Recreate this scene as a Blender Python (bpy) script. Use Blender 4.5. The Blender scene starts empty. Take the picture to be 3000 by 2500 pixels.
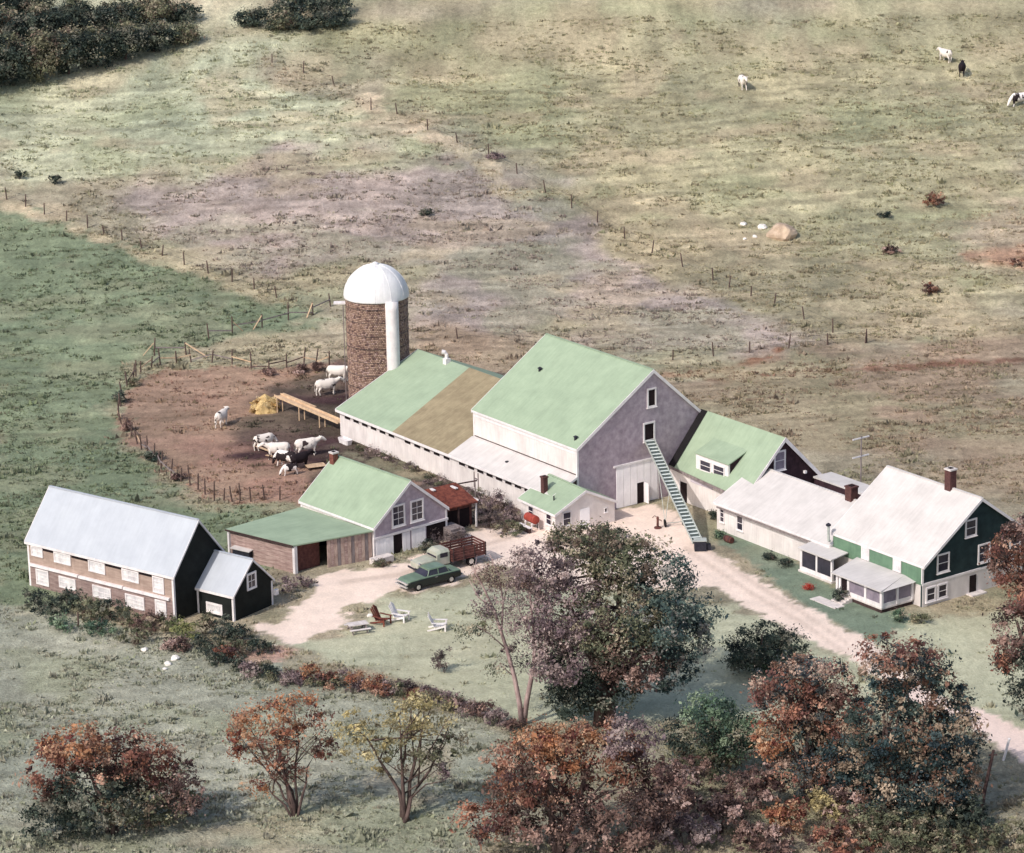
import bpy, bmesh, math, random
import numpy as np
from mathutils import Vector, Matrix, noise as mnoise
random.seed(7)
R = math.radians
scene = bpy.context.scene
COL = scene.collection

# ------------------------------------------------------------------ camera
FPX = 9018.0                                  # focal length in pixels of a 3000 px wide picture
PITCH, ROLL = R(16.531), R(-1.162)
CAM = np.array([0.0, -290.0, 93.6])
FWD = np.array([0, math.cos(PITCH), -math.sin(PITCH)])
UPV = np.array([0, math.sin(PITCH), math.cos(PITCH)])
RTV = np.array([1.0, 0, 0])
CX = math.cos(ROLL) * RTV + math.sin(ROLL) * UPV
CY = -math.sin(ROLL) * RTV + math.cos(ROLL) * UPV
cd = bpy.data.cameras.new('camera')
cam = bpy.data.objects.new('camera', cd); COL.objects.link(cam)
m = Matrix.Identity(4)
for i in range(3):
    m[i][0], m[i][1], m[i][2], m[i][3] = CX[i], CY[i], -FWD[i], CAM[i]
cam.matrix_world = m
cd.sensor_width = 36; cd.lens = FPX / 3000 * 36
cd.clip_start = 1; cd.clip_end = 6000
scene.camera = cam

# ------------------------------------------------------------------ world, sun, exposure
SUN_AZ, SUN_EL = R(46), R(42)                 # direction the light travels (from +x towards +y), height
w = bpy.data.worlds.new('World'); scene.world = w; w.use_nodes = True
nt = w.node_tree; bg = nt.nodes['Background']
sky = nt.nodes.new('ShaderNodeTexSky'); sky.sky_type = 'NISHITA'; sky.sun_disc = False
sky.sun_elevation = SUN_EL
sky.sun_rotation = math.atan2(-math.cos(SUN_AZ), -math.sin(SUN_AZ))
sky.air_density = 1.0; sky.dust_density = 2.6; sky.ozone_density = 1.2
nt.links.new(sky.outputs[0], bg.inputs[0]); bg.inputs[1].default_value = 0.15
sd = bpy.data.lights.new('sun', 'SUN'); sd.energy = 2.9; sd.angle = R(0.6); sd.color = (1.0, 0.94, 0.88)
sun = bpy.data.objects.new('sun', sd); COL.objects.link(sun)
sun.rotation_euler = Vector((math.cos(SUN_AZ) * math.cos(SUN_EL), math.sin(SUN_AZ) * math.cos(SUN_EL), -math.sin(SUN_EL))).to_track_quat('-Z', 'Y').to_euler()
scene.view_settings.view_transform = 'Standard'; scene.view_settings.look = 'None'
scene.view_settings.exposure = 0.14; scene.view_settings.gamma = 1.0

# ------------------------------------------------------------------ numeric helpers
FADE = 0.09                                   # the old print's colours are a little washed out
def lin(c):
    g = 0.3 * c[0] + 0.59 * c[1] + 0.11 * c[2]; c = [x + (g - x) * FADE for x in c]
    return tuple((((x / 255) / 12.92) if x / 255 <= 0.04045 else ((x / 255 + 0.055) / 1.055) ** 2.4) for x in c)
def sstep(a, b, x):
    t = np.clip((x - a) / (b - a), 0, 1); return t * t * (3 - 2 * t)
def vnoise(x, y, seed=0):
    x = np.asarray(x, float) + seed * 17.31; y = np.asarray(y, float) - seed * 9.17
    xi = np.floor(x); yi = np.floor(y); fx = x - xi; fy = y - yi
    fx = fx * fx * (3 - 2 * fx); fy = fy * fy * (3 - 2 * fy)
    def h(a, b):
        s = np.sin(a * 127.1 + b * 311.7 + seed * 74.7) * 43758.5453
        return s - np.floor(s)
    return (h(xi, yi) * (1 - fx) + h(xi + 1, yi) * fx) * (1 - fy) + (h(xi, yi + 1) * (1 - fx) + h(xi + 1, yi + 1) * fx) * fy
def fbm(x, y, seed=0, o=3):
    s = 0; a = 0.5; k = 1.0
    for i in range(o):
        s = s + a * vnoise(np.asarray(x) * k, np.asarray(y) * k, seed + i); a *= 0.5; k *= 2.03
    return s
def hz(x, y):
    """height of the land"""
    x = np.asarray(x, float); y = np.asarray(y, float)
    t = np.clip(y - 25, 0, None)
    hill = np.where(t < 85, 0.2 * t * t / 170, 8.5 + 0.2 * (t - 85))
    b = (fbm(x * 0.11, y * 0.11, 3) - 0.44) * 0.5 * sstep(34, 70, y)
    b = b + (fbm(x * 0.03, y * 0.03, 8) - 0.44) * 3.0 * sstep(60, 140, y)
    fm = np.maximum(sstep(36, 60, y), np.maximum(sstep(-64, -74, y), sstep(-38, -48, x) * sstep(-22, -12, y)))
    b = b + ((fbm(x * 0.33, y * 0.45, 14) - 0.44) * 0.55 + (fbm(x * 0.9, y * 1.1, 15, 2) - 0.38) * 0.22) * fm
    return hill + b
def ray(px, py):
    return FWD + CX * (px - 1500) / FPX - CY * (py - 1250) / FPX
ORD = ['first', 'second', 'third', 'fourth', 'fifth', 'sixth', 'seventh', 'eighth', 'ninth', 'tenth', 'eleventh', 'twelfth', 'thirteenth', 'fourteenth', 'fifteenth', 'sixteenth', 'seventeenth', 'eighteenth', 'nineteenth', 'twentieth', 'twenty first', 'twenty second', 'twenty third', 'twenty fourth', 'twenty fifth', 'twenty sixth', 'twenty seventh', 'twenty eighth', 'twenty ninth', 'thirtieth']
_ts = np.linspace(180, 1200, 1021)
def at(px, py):
    """the land point seen at a pixel of the 3000 x 2500 photograph"""
    d = ray(px, py)
    P = CAM[None, :] + _ts[:, None] * d[None, :]
    g = P[:, 2] - hz(P[:, 0], P[:, 1])
    k = int(np.argmax(g < 0))
    if k == 0: k = 1020
    a, b = g[k - 1], g[k]
    t = _ts[k - 1] + (_ts[k] - _ts[k - 1]) * a / (a - b + 1e-9)
    p = CAM + t * d
    return Vector((p[0], p[1], float(hz(p[0], p[1]))))
def pxm(p):
    return FPX / float((np.array(p) - CAM) @ FWD)

# ------------------------------------------------------------------ materials
def new_mat(name):
    mt = bpy.data.materials.new(name); mt.use_nodes = True
    return mt, mt.node_tree, mt.node_tree.nodes['Principled BSDF']
def pm(name, c, c2=None, scale=2.0, rough=0.8, bump=0.0, bscale=12.0, wave=None, spec=0.2, metal=0.0, stretch=(1, 1, 1), contrast=(0.35, 0.65), grime=0.12, grime_dir='x'):
    """procedural paint / wood / stone: two tones mixed by noise, bump by noise or boards"""
    mt, t, b = new_mat(name); N = t.nodes; L = t.links
    tc = N.new('ShaderNodeTexCoord'); mp = N.new('ShaderNodeMapping'); mp.inputs['Scale'].default_value = stretch
    L.new(tc.outputs['Object'], mp.inputs[0])
    no = N.new('ShaderNodeTexNoise'); no.inputs['Scale'].default_value = scale; no.inputs['Detail'].default_value = 6; no.inputs['Roughness'].default_value = 0.65
    L.new(mp.outputs[0], no.inputs['Vector'])
    cr = N.new('ShaderNodeValToRGB'); e = cr.color_ramp.elements
    if c2 is None: c2 = tuple(x * 0.88 for x in c)
    e[0].position, e[1].position = contrast
    e[0].color = lin(c2) + (1,); e[1].color = lin(c) + (1,)
    L.new(no.outputs[0], cr.inputs[0])
    g1 = N.new('ShaderNodeTexNoise'); g1.inputs['Scale'].default_value = 0.55; g1.inputs['Detail'].default_value = 7; g1.inputs['Roughness'].default_value = 0.7; L.new(tc.outputs['Object'], g1.inputs['Vector'])
    sm = N.new('ShaderNodeMapping'); sm.inputs['Scale'].default_value = (4.0, 0.35, 0.35) if grime_dir == 'x' else (0.35, 4.0, 0.35); L.new(tc.outputs['Object'], sm.inputs[0])
    g2 = N.new('ShaderNodeTexNoise'); g2.inputs['Scale'].default_value = 1.2; g2.inputs['Detail'].default_value = 5; L.new(sm.outputs[0], g2.inputs['Vector'])
    def rg(n, lo, hi):
        r_ = N.new('ShaderNodeMapRange'); r_.inputs[1].default_value = 0.3; r_.inputs[2].default_value = 0.68; r_.inputs[3].default_value = lo; r_.inputs[4].default_value = hi; L.new(n.outputs[0], r_.inputs[0]); return r_
    ra, rb2 = rg(g1, 1 - grime, 1 + grime * 0.5), rg(g2, 1 - grime * 0.7, 1 + grime * 0.4)
    mm = N.new('ShaderNodeMath'); mm.operation = 'MULTIPLY'; L.new(ra.outputs[0], mm.inputs[0]); L.new(rb2.outputs[0], mm.inputs[1])
    vs = N.new('ShaderNodeVectorMath'); vs.operation = 'SCALE'; L.new(cr.outputs[0], vs.inputs[0]); L.new(mm.outputs[0], vs.inputs['Scale']); L.new(vs.outputs[0], b.inputs['Base Color'])
    b.inputs['Roughness'].default_value = rough; b.inputs['Specular IOR Level'].default_value = spec; b.inputs['Metallic'].default_value = metal
    if bump or wave:
        bp = N.new('ShaderNodeBump'); bp.inputs['Strength'].default_value = bump if bump else 0.5; bp.inputs['Distance'].default_value = 0.03
        if wave:
            wv = N.new('ShaderNodeTexWave'); wv.wave_type = 'BANDS'; wv.bands_direction = wave[0]; wv.wave_profile = 'SAW'
            wv.inputs['Scale'].default_value = wave[1]; wv.inputs['Distortion'].default_value = wave[2] if len(wave) > 2 else 0.0
            L.new(tc.outputs['Object'], wv.inputs['Vector']); L.new(wv.outputs[0], bp.inputs['Height'])
        else:
            n2 = N.new('ShaderNodeTexNoise'); n2.inputs['Scale'].default_value = bscale; n2.inputs['Detail'].default_value = 4
            L.new(tc.outputs['Object'], n2.inputs['Vector']); L.new(n2.outputs[0], bp.inputs['Height'])
        L.new(bp.outputs[0], b.inputs['Normal'])
    return mt
def attr_mat(name, rough=0.9, transl=0.0, nscale=6.0, namp=0.35, bump=0.0):
    """colour from the mesh's own colour attribute, broken up by noise"""
    mt, t, b = new_mat(name); N = t.nodes; L = t.links
    at_ = N.new('ShaderNodeAttribute'); at_.attribute_name = 'Col'
    tc = N.new('ShaderNodeTexCoord'); no = N.new('ShaderNodeTexNoise'); no.inputs['Scale'].default_value = nscale; no.inputs['Detail'].default_value = 5
    L.new(tc.outputs['Object'], no.inputs['Vector'])
    mr = N.new('ShaderNodeMapRange'); mr.inputs[1].default_value = 0.25; mr.inputs[2].default_value = 0.75; mr.inputs[3].default_value = 1 - namp; mr.inputs[4].default_value = 1 + namp
    L.new(no.outputs[0], mr.inputs[0])
    vm = N.new('ShaderNodeVectorMath'); vm.operation = 'SCALE'; L.new(at_.outputs[0], vm.inputs[0]); L.new(mr.outputs[0], vm.inputs['Scale'])
    L.new(vm.outputs[0], b.inputs['Base Color']); b.inputs['Roughness'].default_value = rough; b.inputs['Specular IOR Level'].default_value = 0.1
    if bump:
        bp = N.new('ShaderNodeBump'); bp.inputs['Strength'].default_value = bump; bp.inputs['Distance'].default_value = 0.05
        L.new(no.outputs[0], bp.inputs['Height']); L.new(bp.outputs[0], b.inputs['Normal'])
    if transl:
        tr = N.new('ShaderNodeBsdfTranslucent'); L.new(vm.outputs[0], tr.inputs[0])
        mx = N.new('ShaderNodeMixShader'); mx.inputs[0].default_value = transl
        out = t.nodes['Material Output']
        L.new(b.outputs[0], mx.inputs[1]); L.new(tr.outputs[0], mx.inputs[2]); L.new(mx.outputs[0], out.inputs[0])
    return mt

M = {}
M['green_roof'] = pm('green_roof', (156, 174, 146), (142, 160, 134), 0.5, 0.8, 0.35, wave=('Z', 2.4, 0.4), contrast=(0.3, 0.7), grime=0.08)
M['brown_roof'] = pm('brown_roof', (156, 142, 112), (136, 122, 96), 0.7, 0.85, 0.35, wave=('Z', 2.4, 0.4), grime=0.15)
M['white_roof'] = pm('white_roof', (206, 200, 196), (194, 188, 184), 0.4, 0.75, 0.35, wave=('Z', 2.4, 0.4), grime=0.1)
M['metal_roof'] = pm('metal_roof', (180, 185, 192), (170, 175, 183), 0.35, 0.65, 0.08, wave=('X', 0.5), spec=0.25, grime=0.05)
M['white_wall'] = pm('white_wall', (242, 234, 230), (226, 216, 212), 0.6, 0.75, wave=('Z', 7.0), stretch=(1, 1, 0.4))
M['white_boards'] = pm('white_boards', (246, 242, 242), (230, 224, 226), 0.9, 0.75, wave=('Y', 3.4), stretch=(1, 1, 0.3))
M['trim'] = pm('white_trim', (234, 228, 226), (220, 212, 212), 1.5, 0.6)
M['shingle'] = pm('grey_shingle', (196, 180, 190), (156, 140, 152), 1.6, 0.9, wave=('Z', 5.5, 0.6), contrast=(0.3, 0.7))
M['dark_shingle'] = pm('dark_shingle', (70, 48, 56), (50, 34, 40), 2.0, 0.9, wave=('Z', 5.0))
M['black_wall'] = pm('black_wall', (36, 40, 38), (24, 27, 27), 1.0, 0.85, wave=('Z', 5.0))
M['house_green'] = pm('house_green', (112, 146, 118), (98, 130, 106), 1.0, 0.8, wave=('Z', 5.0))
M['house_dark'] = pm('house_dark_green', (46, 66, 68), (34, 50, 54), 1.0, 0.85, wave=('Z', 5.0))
M['coop_upper'] = pm('tan_shingle', (186, 162, 148), (162, 138, 126), 2.2, 0.9, wave=('Z', 5.0), stretch=(0.4, 1, 2))
M['coop_lower'] = pm('red_brown_clapboard', (170, 148, 142), (130, 106, 102), 2.0, 0.9, wave=('Z', 5.0), stretch=(0.35, 1, 2.5))
M['tan_board'] = pm('weathered_tan_board', (196, 172, 158), (158, 130, 120), 2.5, 0.9, stretch=(0.6, 1, 0.6))
M['pink_board'] = pm('weathered_pink_board', (190, 164, 154), (146, 118, 112), 2.5, 0.9, stretch=(0.35, 1, 3))
M['dark_wood'] = pm('dark_wood', (84, 64, 62), (58, 44, 44), 3.0, 0.9)
M['grey_wood'] = pm('grey_wood', (150, 138, 136), (112, 100, 100), 3.0, 0.9, stretch=(1, 1, 0.3))
M['post'] = pm('fence_post', (112, 92, 84), (78, 62, 58), 3.0, 0.95)
M['tan_plank'] = pm('fresh_tan_plank', (214, 184, 150), (190, 158, 126), 2.0, 0.85)
M['brick'] = pm('chimney_brick', (140, 86, 74), (104, 58, 52), 5.0, 0.9, 0.4, 18)
M['dark_brick'] = pm('dark_chimney_brick', (100, 66, 62), (74, 48, 48), 5.0, 0.9, 0.4, 18)
M['dark_open'] = pm('dark_interior', (42, 30, 32), (30, 22, 24), 2.0, 0.95)
M['glass'] = pm('window_glass', (62, 58, 70), (44, 42, 54), 0.9, 0.12, spec=0.5)
M['screen'] = pm('porch_screen', (150, 138, 150), (122, 112, 126), 1.2, 0.6)
M['blind'] = pm('window_blind', (226, 224, 222), (196, 192, 194), 1.2, 0.5, contrast=(0.4, 0.6))
M['silver'] = pm('galvanised_steel', (186, 190, 182), (158, 164, 158), 4.0, 0.6, spec=0.3)
M['dome'] = pm('white_dome_metal', (236, 234, 232), (224, 222, 222), 0.6, 0.45, spec=0.4)
M['rust_red'] = pm('rusty_red_roof', (136, 74, 58), (92, 46, 40), 2.2, 0.9, 0.3, 20)
M['red_paint'] = pm('red_paint', (176, 74, 58), (140, 56, 48), 3.0, 0.5)
M['brown_paint'] = pm('brown_red_boards', (116, 72, 64), (84, 50, 48), 3.0, 0.85)
M['car_green'] = pm('pale_green_car_paint', (112, 134, 110), (100, 120, 100), 1.0, 0.3, spec=0.5)
M['car_dark'] = pm('shaded_green_car_paint', (36, 40, 38), (28, 32, 32), 1.0, 0.35, spec=0.5)  # near-black body tone: shade on the car's side is put into the colour
M['cab_white'] = pm('pale_cab_paint', (186, 182, 166), (160, 166, 148), 1.5, 0.45, spec=0.4)
M['chrome'] = pm('chrome_bumper', (225, 220, 218), (200, 198, 198), 2.0, 0.25, metal=0.6, spec=0.5)
M['rubber'] = pm('tyre_rubber', (34, 31, 33), (26, 24, 26), 4.0, 0.9)
M['dark_metal'] = pm('dark_machine_metal', (52, 52, 62), (36, 36, 44), 4.0, 0.6)
M['bark_pale'] = pm('pale_bark', (190, 164, 158), (136, 112, 110), 2.2, 0.9, 0.4, 10, stretch=(1, 1, 0.4))
M['bark'] = pm('grey_brown_bark', (112, 92, 86), (74, 60, 58), 2.5, 0.95, 0.4, 10, stretch=(1, 1, 0.4))
M['rock'] = pm('tan_boulder', (206, 182, 156), (170, 146, 124), 0.9, 0.9, 0.6, 3.0)
M['pale_rock'] = pm('white_stone', (236, 230, 222), (214, 206, 198), 2.0, 0.85)
M['hay'] = pm('straw_pile', (216, 186, 128), (166, 136, 88), 3.0, 0.95, 0.7, 9)
M['concrete'] = pm('pale_concrete', (222, 212, 206), (200, 190, 186), 1.5, 0.85)
M['leaf'] = attr_mat('leaf', 0.7, 0.28, 3.0, 0.2)
M['tuft'] = attr_mat('grass_tuft', 0.95, 0.15, 2.0, 0.25)
M['block'] = attr_mat('silo_tile', 0.55, 0.0, 7.0, 0.3)

# ------------------------------------------------------------------ object helpers
def tag(o, label=None, cat=None, group=None, kind=None):
    if label: o['label'] = label
    if cat: o['category'] = cat
    if group: o['group'] = group
    if kind: o['kind'] = kind
    return o
def thing(name, label, cat, loc=(0, 0, 0), rz=0.0, group=None):
    o = bpy.data.objects.new(name, None); COL.objects.link(o)
    o.location = loc; o.rotation_euler = (0, 0, rz); o.empty_display_size = 0.5
    return tag(o, label, cat, group)
def link(name, me, parent=None):
    o = bpy.data.objects.new(name, me); COL.objects.link(o)
    if parent is not None: o.parent = parent
    return o
class MB:
    """collects boxes, prisms, beams and tubes; build() makes ONE mesh object of them"""
    def __init__(s): s.v = []; s.f = []
    def add(s, vs, fs):
        k = len(s.v); s.v += [tuple(p) for p in vs]; s.f += [tuple(i + k for i in f) for f in fs]; return s
    def box(s, x0, x1, y0, y1, z0, z1):
        return s.add([(x0, y0, z0), (x1, y0, z0), (x1, y1, z0), (x0, y1, z0), (x0, y0, z1), (x1, y0, z1), (x1, y1, z1), (x0, y1, z1)],
                     [(0, 3, 2, 1), (4, 5, 6, 7), (0, 1, 5, 4), (1, 2, 6, 5), (2, 3, 7, 6), (3, 0, 4, 7)])
    def prism(s, poly, axis, c0, c1):
        n = len(poly)
        def P(a, b, c): return {'x': (c, a, b), 'y': (a, c, b), 'z': (a, b, c)}[axis]
        vs = [P(a, b, c0) for a, b in poly] + [P(a, b, c1) for a, b in poly]
        return s.add(vs, [tuple(range(n))[::-1], tuple(range(n, 2 * n))] + [(i, (i + 1) % n, (i + 1) % n + n, i + n) for i in range(n)])
    def hexa(s, b4, t4):
        return s.add(list(b4) + list(t4), [(0, 3, 2, 1), (4, 5, 6, 7), (0, 1, 5, 4), (1, 2, 6, 5), (2, 3, 7, 6), (3, 0, 4, 7)])
    def beam(s, p, q, w, h=None, up=(0, 0, 1)):
        h = h or w; p = Vector(p); q = Vector(q); d = (q - p).normalized(); up = Vector(up)
        if abs(d.dot(up)) > 0.98: up = Vector((1, 0, 0))
        a = d.cross(up).normalized() * w / 2; b = a.cross(d).normalized() * h / 2
        return s.hexa([p - a - b, p + a - b, p + a + b, p - a + b], [q - a - b, q + a - b, q + a + b, q - a + b])
    def tube(s, pts, rad, n=7, cap=True):
        pts = [Vector(p) for p in pts]; vs = []; fs = []
        for i, p in enumerate(pts):
            d = (pts[min(i + 1, len(pts) - 1)] - pts[max(i - 1, 0)]).normalized()
            ref = Vector((0, 0, 1)) if abs(d.z) < 0.9 else Vector((1, 0, 0))
            a = d.cross(ref).normalized(); b = d.cross(a)
            r = rad[i] if hasattr(rad, '__len__') else rad
            for k in range(n):
                t = 2 * math.pi * k / n; vs.append(p + (a * math.cos(t) + b * math.sin(t)) * r)
        for i in range(len(pts) - 1):
            for k in range(n):
                fs.append((i * n + k, i * n + (k + 1) % n, (i + 1) * n + (k + 1) % n, (i + 1) * n + k))
        if cap: fs += [tuple(range(n))[::-1], tuple(range((len(pts) - 1) * n, len(pts) * n))]
        return s.add(vs, fs)
    def rings(s, rings, cap=True):
        n = len(rings[0]); vs = [p for r in rings for p in r]; fs = []
        for i in range(len(rings) - 1):
            for k in range(n):
                fs.append((i * n + k, i * n + (k + 1) % n, (i + 1) * n + (k + 1) % n, (i + 1) * n + k))
        if cap: fs += [tuple(range(n))[::-1], tuple(range((len(rings) - 1) * n, len(rings) * n))]
        return s.add(vs, fs)
    def lathe(s, prof, n=24, c=(0, 0)):
        return s.rings([[(c[0] + r * math.cos(2 * math.pi * k / n), c[1] + r * math.sin(2 * math.pi * k / n), z) for k in range(n)] for r, z in prof])
    def mesh(s, name, mat=None, smooth=False):
        me = bpy.data.meshes.new(name); me.from_pydata(s.v, [], s.f); me.update()
        bm = bmesh.new(); bm.from_mesh(me); bmesh.ops.recalc_face_normals(bm, faces=bm.faces); bm.to_mesh(me); bm.free()
        if mat: me.materials.append(M[mat] if isinstance(mat, str) else mat)
        if smooth: me.polygons.foreach_set('use_smooth', [True] * len(me.polygons))
        return me
    def build(s, name, mat, parent=None, smooth=False):
        return link(name, s.mesh(name, mat, smooth), parent)
def bx(name, mat, parent, *a): return MB().box(*a).build(name, mat, parent)
def copy_tree(o, parent=None):
    c = o.copy(); COL.objects.link(c); c.parent = parent
    for ch in [k for k in o.children]: copy_tree(ch, c)
    return c
def col_mesh(name, V, Fq, C, mat, parent=None, smooth=False):
    """mesh from numpy arrays with a per-vertex colour attribute"""
    V = np.asarray(V, np.float32); Fq = np.asarray(Fq, np.int32); k = Fq.shape[1]
    me = bpy.data.meshes.new(name)
    me.vertices.add(len(V)); me.vertices.foreach_set('co', V.ravel())
    me.loops.add(Fq.size); me.loops.foreach_set('vertex_index', Fq.ravel())
    me.polygons.add(len(Fq)); me.polygons.foreach_set('loop_start', np.arange(0, Fq.size, k, dtype=np.int32))
    me.polygons.foreach_set('loop_total', np.full(len(Fq), k, np.int32))
    if smooth: me.polygons.foreach_set('use_smooth', np.ones(len(Fq), bool))
    a = me.color_attributes.new('Col', 'FLOAT_COLOR', 'POINT')
    C4 = np.ones((len(V), 4), np.float32); C = np.asarray(C); C4[:, :C.shape[1]] = C; a.data.foreach_set('color', C4.ravel())
    me.update(); me.validate(); me.materials.append(mat)
    return link(name, me, parent)

# ------------------------------------------------------------------ the land
def D(*pts):                                    # picture points (2100 px wide view) -> land xy
    return np.array([at(x / 0.7, y / 0.7)[:2] for x, y in pts])
def sdist(P, poly):
    """signed distance of points to a polygon, positive inside"""
    x, y = P[:, 0], P[:, 1]; ins = np.zeros(len(P), bool); dm = np.full(len(P), 1e9)
    n = len(poly)
    for i in range(n):
        ax, ay = poly[i]; bx_, by = poly[(i + 1) % n]
        c = ((ay > y) != (by > y)) & (x < (bx_ - ax) * (y - ay) / (by - ay + 1e-12) + ax); ins ^= c
        ex, ey = bx_ - ax, by - ay
        t = np.clip(((x - ax) * ex + (y - ay) * ey) / (ex * ex + ey * ey + 1e-12), 0, 1)
        dm = np.minimum(dm, np.hypot(x - ax - t * ex, y - ay - t * ey))
    return np.where(ins, dm, -dm)
ZONES = [  # colour, softness (m), edge noise (m), polygon
    ((190, 190, 158), 16, 10, D((-40, 20), (560, 20), (640, 180), (900, 290), (980, 380), (640, 400), (330, 350), (-40, 400))),
    ((178, 170, 136), 18, 12, D((640, 20), (2160, 20), (2160, 640), (1700, 660), (1300, 440), (1000, 270), (800, 190))),
    ((176, 160, 150), 14, 9, D((300, 400), (600, 330), (900, 310), (1120, 390), (1330, 530), (1500, 620), (1690, 700), (1400, 760), (900, 690), (850, 580), (700, 570), (430, 545), (250, 480))),
    ((172, 160, 130), 14, 10, D((1150, 400), (1500, 480), (1900, 560), (2160, 640), (2160, 720), (1700, 690), (1400, 560))),
    ((164, 144, 122), 16, 9, D((880, 690), (1120, 690), (1400, 770), (1700, 710), (2160, 660), (2160, 1010), (1700, 970), (1440, 850), (1000, 790), (860, 750))),
    ((126, 138, 110), 3, 2.5, D((-60, 400), (140, 462), (260, 512), (420, 562), (620, 635), (700, 655), (500, 690), (310, 740), (240, 830), (250, 900), (330, 1000), (420, 1045), (620, 1055), (640, 1110), (480, 1200), (-60, 1300))),
    ((204, 186, 158), 3, 3, D((560, 120), (700, 175), (880, 255), (1000, 330), (1080, 400), (1040, 400), (940, 320), (820, 250), (640, 175), (540, 140))),
    ((190, 176, 146), 1.5, 1.5, D((-40, 395), (140, 452), (290, 512), (430, 560), (600, 618), (596, 626), (420, 568), (280, 520), (130, 464), (-40, 408))),
    ((190, 172, 146), 8, 4, D((1960, 440), (2160, 395), (2160, 505), (2040, 505), (1975, 490))),
    ((190, 154, 128), 3, 2.5, D((2000, 518), (2060, 505), (2160, 505), (2160, 560), (2040, 545))),
    ((146, 112, 94), 1.5, 1.2, D((1440, 772), (1620, 760), (1850, 748), (2140, 730), (2140, 738), (1850, 757), (1620, 772), (1460, 786))),
    ((146, 106, 84), 1.2, 1.2, D((1360, 770), (1500, 752), (1600, 718), (1606, 724), (1510, 760), (1370, 778))),
    ((170, 134, 116), 1.0, 1.2, D((262, 800), (330, 762), (450, 752), (560, 757), (700, 740), (770, 860), (720, 930), (900, 975), (880, 1010), (700, 1000), (640, 1035), (430, 1028), (340, 955), (262, 905), (246, 845))),
    ((80, 60, 62), 5.0, 3.0, D((500, 850), (560, 800), (730, 740), (780, 880), (930, 965), (1000, 1000), (880, 1005), (650, 985), (500, 930), (450, 870))),
    ((112, 96, 90), 1.5, 1.5, D((690, 915), (960, 985), (1100, 1045), (1060, 1090), (960, 1080), (880, 1010), (720, 945))),
    ((182, 182, 154), 2.0, 1.5, D((560, 1320), (700, 1300), (780, 1230), (960, 1200), (1500, 1240), (1720, 1340), (1860, 1280), (2000, 1255), (2160, 1245), (2160, 1500), (1800, 1480), (1400, 1480), (1060, 1480), (800, 1385), (620, 1335))),
    ((170, 170, 150), 2.0, 2.0, D((-60, 1240), (200, 1260), (480, 1345), (700, 1400), (1050, 1500), (1100, 1600), (950, 1800), (-60, 1800))),
    ((122, 136, 116), 0.8, 0.6, D((1478, 1088), (1560, 1090), (1660, 1170), (1740, 1230), (1880, 1270), (1800, 1320), (1760, 1306), (1640, 1236), (1590, 1195), (1510, 1130), (1474, 1112))),
    ((232, 210, 194), 0.4, 1.2, D((530, 1285), (590, 1268), (635, 1225), (650, 1190), (700, 1172), (790, 1165), (860, 1145), (935, 1105), (960, 1088), (1060, 1088), (1050, 1130), (960, 1180), (940, 1200), (860, 1214), (780, 1216), (760, 1236), (690, 1248), (725, 1272), (680, 1300), (600, 1326), (555, 1315))),
    ((232, 210, 194), 0.4, 0.6, D((1040, 1088), (1255, 1048), (1340, 1036), (1400, 1058), (1425, 1092), (1445, 1122), (1560, 1190), (1640, 1236), (1765, 1308), (1900, 1400), (1860, 1430), (1735, 1348), (1640, 1302), (1530, 1246), (1470, 1205), (1200, 1210), (1000, 1150))),
    ((232, 208, 196), 0.4, 0.5, D((1860, 1395), (1985, 1450), (2160, 1515), (2160, 1600), (2050, 1535), (1980, 1478), (1840, 1430))),
    ((212, 190, 174), 0.5, 0.06, D((1424, 1108), (1560, 1198), (1640, 1248), (1740, 1319), (1738, 1323), (1636, 1254), (1552, 1204), (1418, 1114))),
    ((212, 190, 174), 0.5, 0.06, D((1404, 1120), (1545, 1214), (1640, 1270), (1730, 1334), (1728, 1338), (1634, 1276), (1538, 1220), (1399, 1126))),
    ((212, 190, 174), 0.6, 0.06, D((700, 1190), (820, 1174), (960, 1122), (1040, 1102), (1042, 1108), (964, 1130), (824, 1183), (702, 1199))),
    ((206, 168, 150), 0.8, 0.8, D((480, 1346), (560, 1328), (604, 1332), (570, 1362), (500, 1366))),
]
def land_colour(P, amp=False):
    base = np.tile(np.array(lin((168, 158, 134))), (len(P), 1)); A = np.ones(len(P))
    for c, soft, en, poly in ZONES:
        d = sdist(P, poly) + (fbm(P[:, 0] * 0.72 / max(en, 0.5), P[:, 1] * 0.72 / max(en, 0.5), 5, 6) - 0.49) * 3.6 * en
        soft = soft * (0.6 if soft > 5 else 1.0); mk = sstep(-soft / 2, soft / 2, d)[:, None]
        base = base * (1 - mk) + np.array(lin(c))[None, :] * mk
        A = A * (1 - mk[:, 0]) + (0.3 if c[0] == 232 or c == (212, 190, 174) else 0.6 if c in ((182, 182, 154), (122, 136, 116)) else 0.8 if c in ((170, 134, 116), (80, 60, 62), (126, 138, 110)) else 1.0) * mk[:, 0]
    return (base, A) if amp else base
def grid_lines(segs):
    out = []
    for a, b, st in segs: out += list(np.arange(a, b, st))
    return np.array(out + [segs[-1][1]])
gx = grid_lines([(-420, -75, 8), (-75, -25, 0.55), (-25, 48, 0.37), (48, 75, 0.55), (75, 420, 8)])
gy = grid_lines([(-130, -95, 5), (-95, -60, 0.6), (-60, 0, 0.37), (0, 60, 0.6), (60, 150, 0.9), (150, 420, 6)])
GX, GY = np.meshgrid(gx, gy)
P2 = np.stack([GX.ravel(), GY.ravel()], 1)
GZ = hz(P2[:, 0], P2[:, 1])
nx, ny = len(gx), len(gy)
ii = (np.arange(ny - 1)[:, None] * nx + np.arange(nx - 1)[None, :]).ravel()
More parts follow.
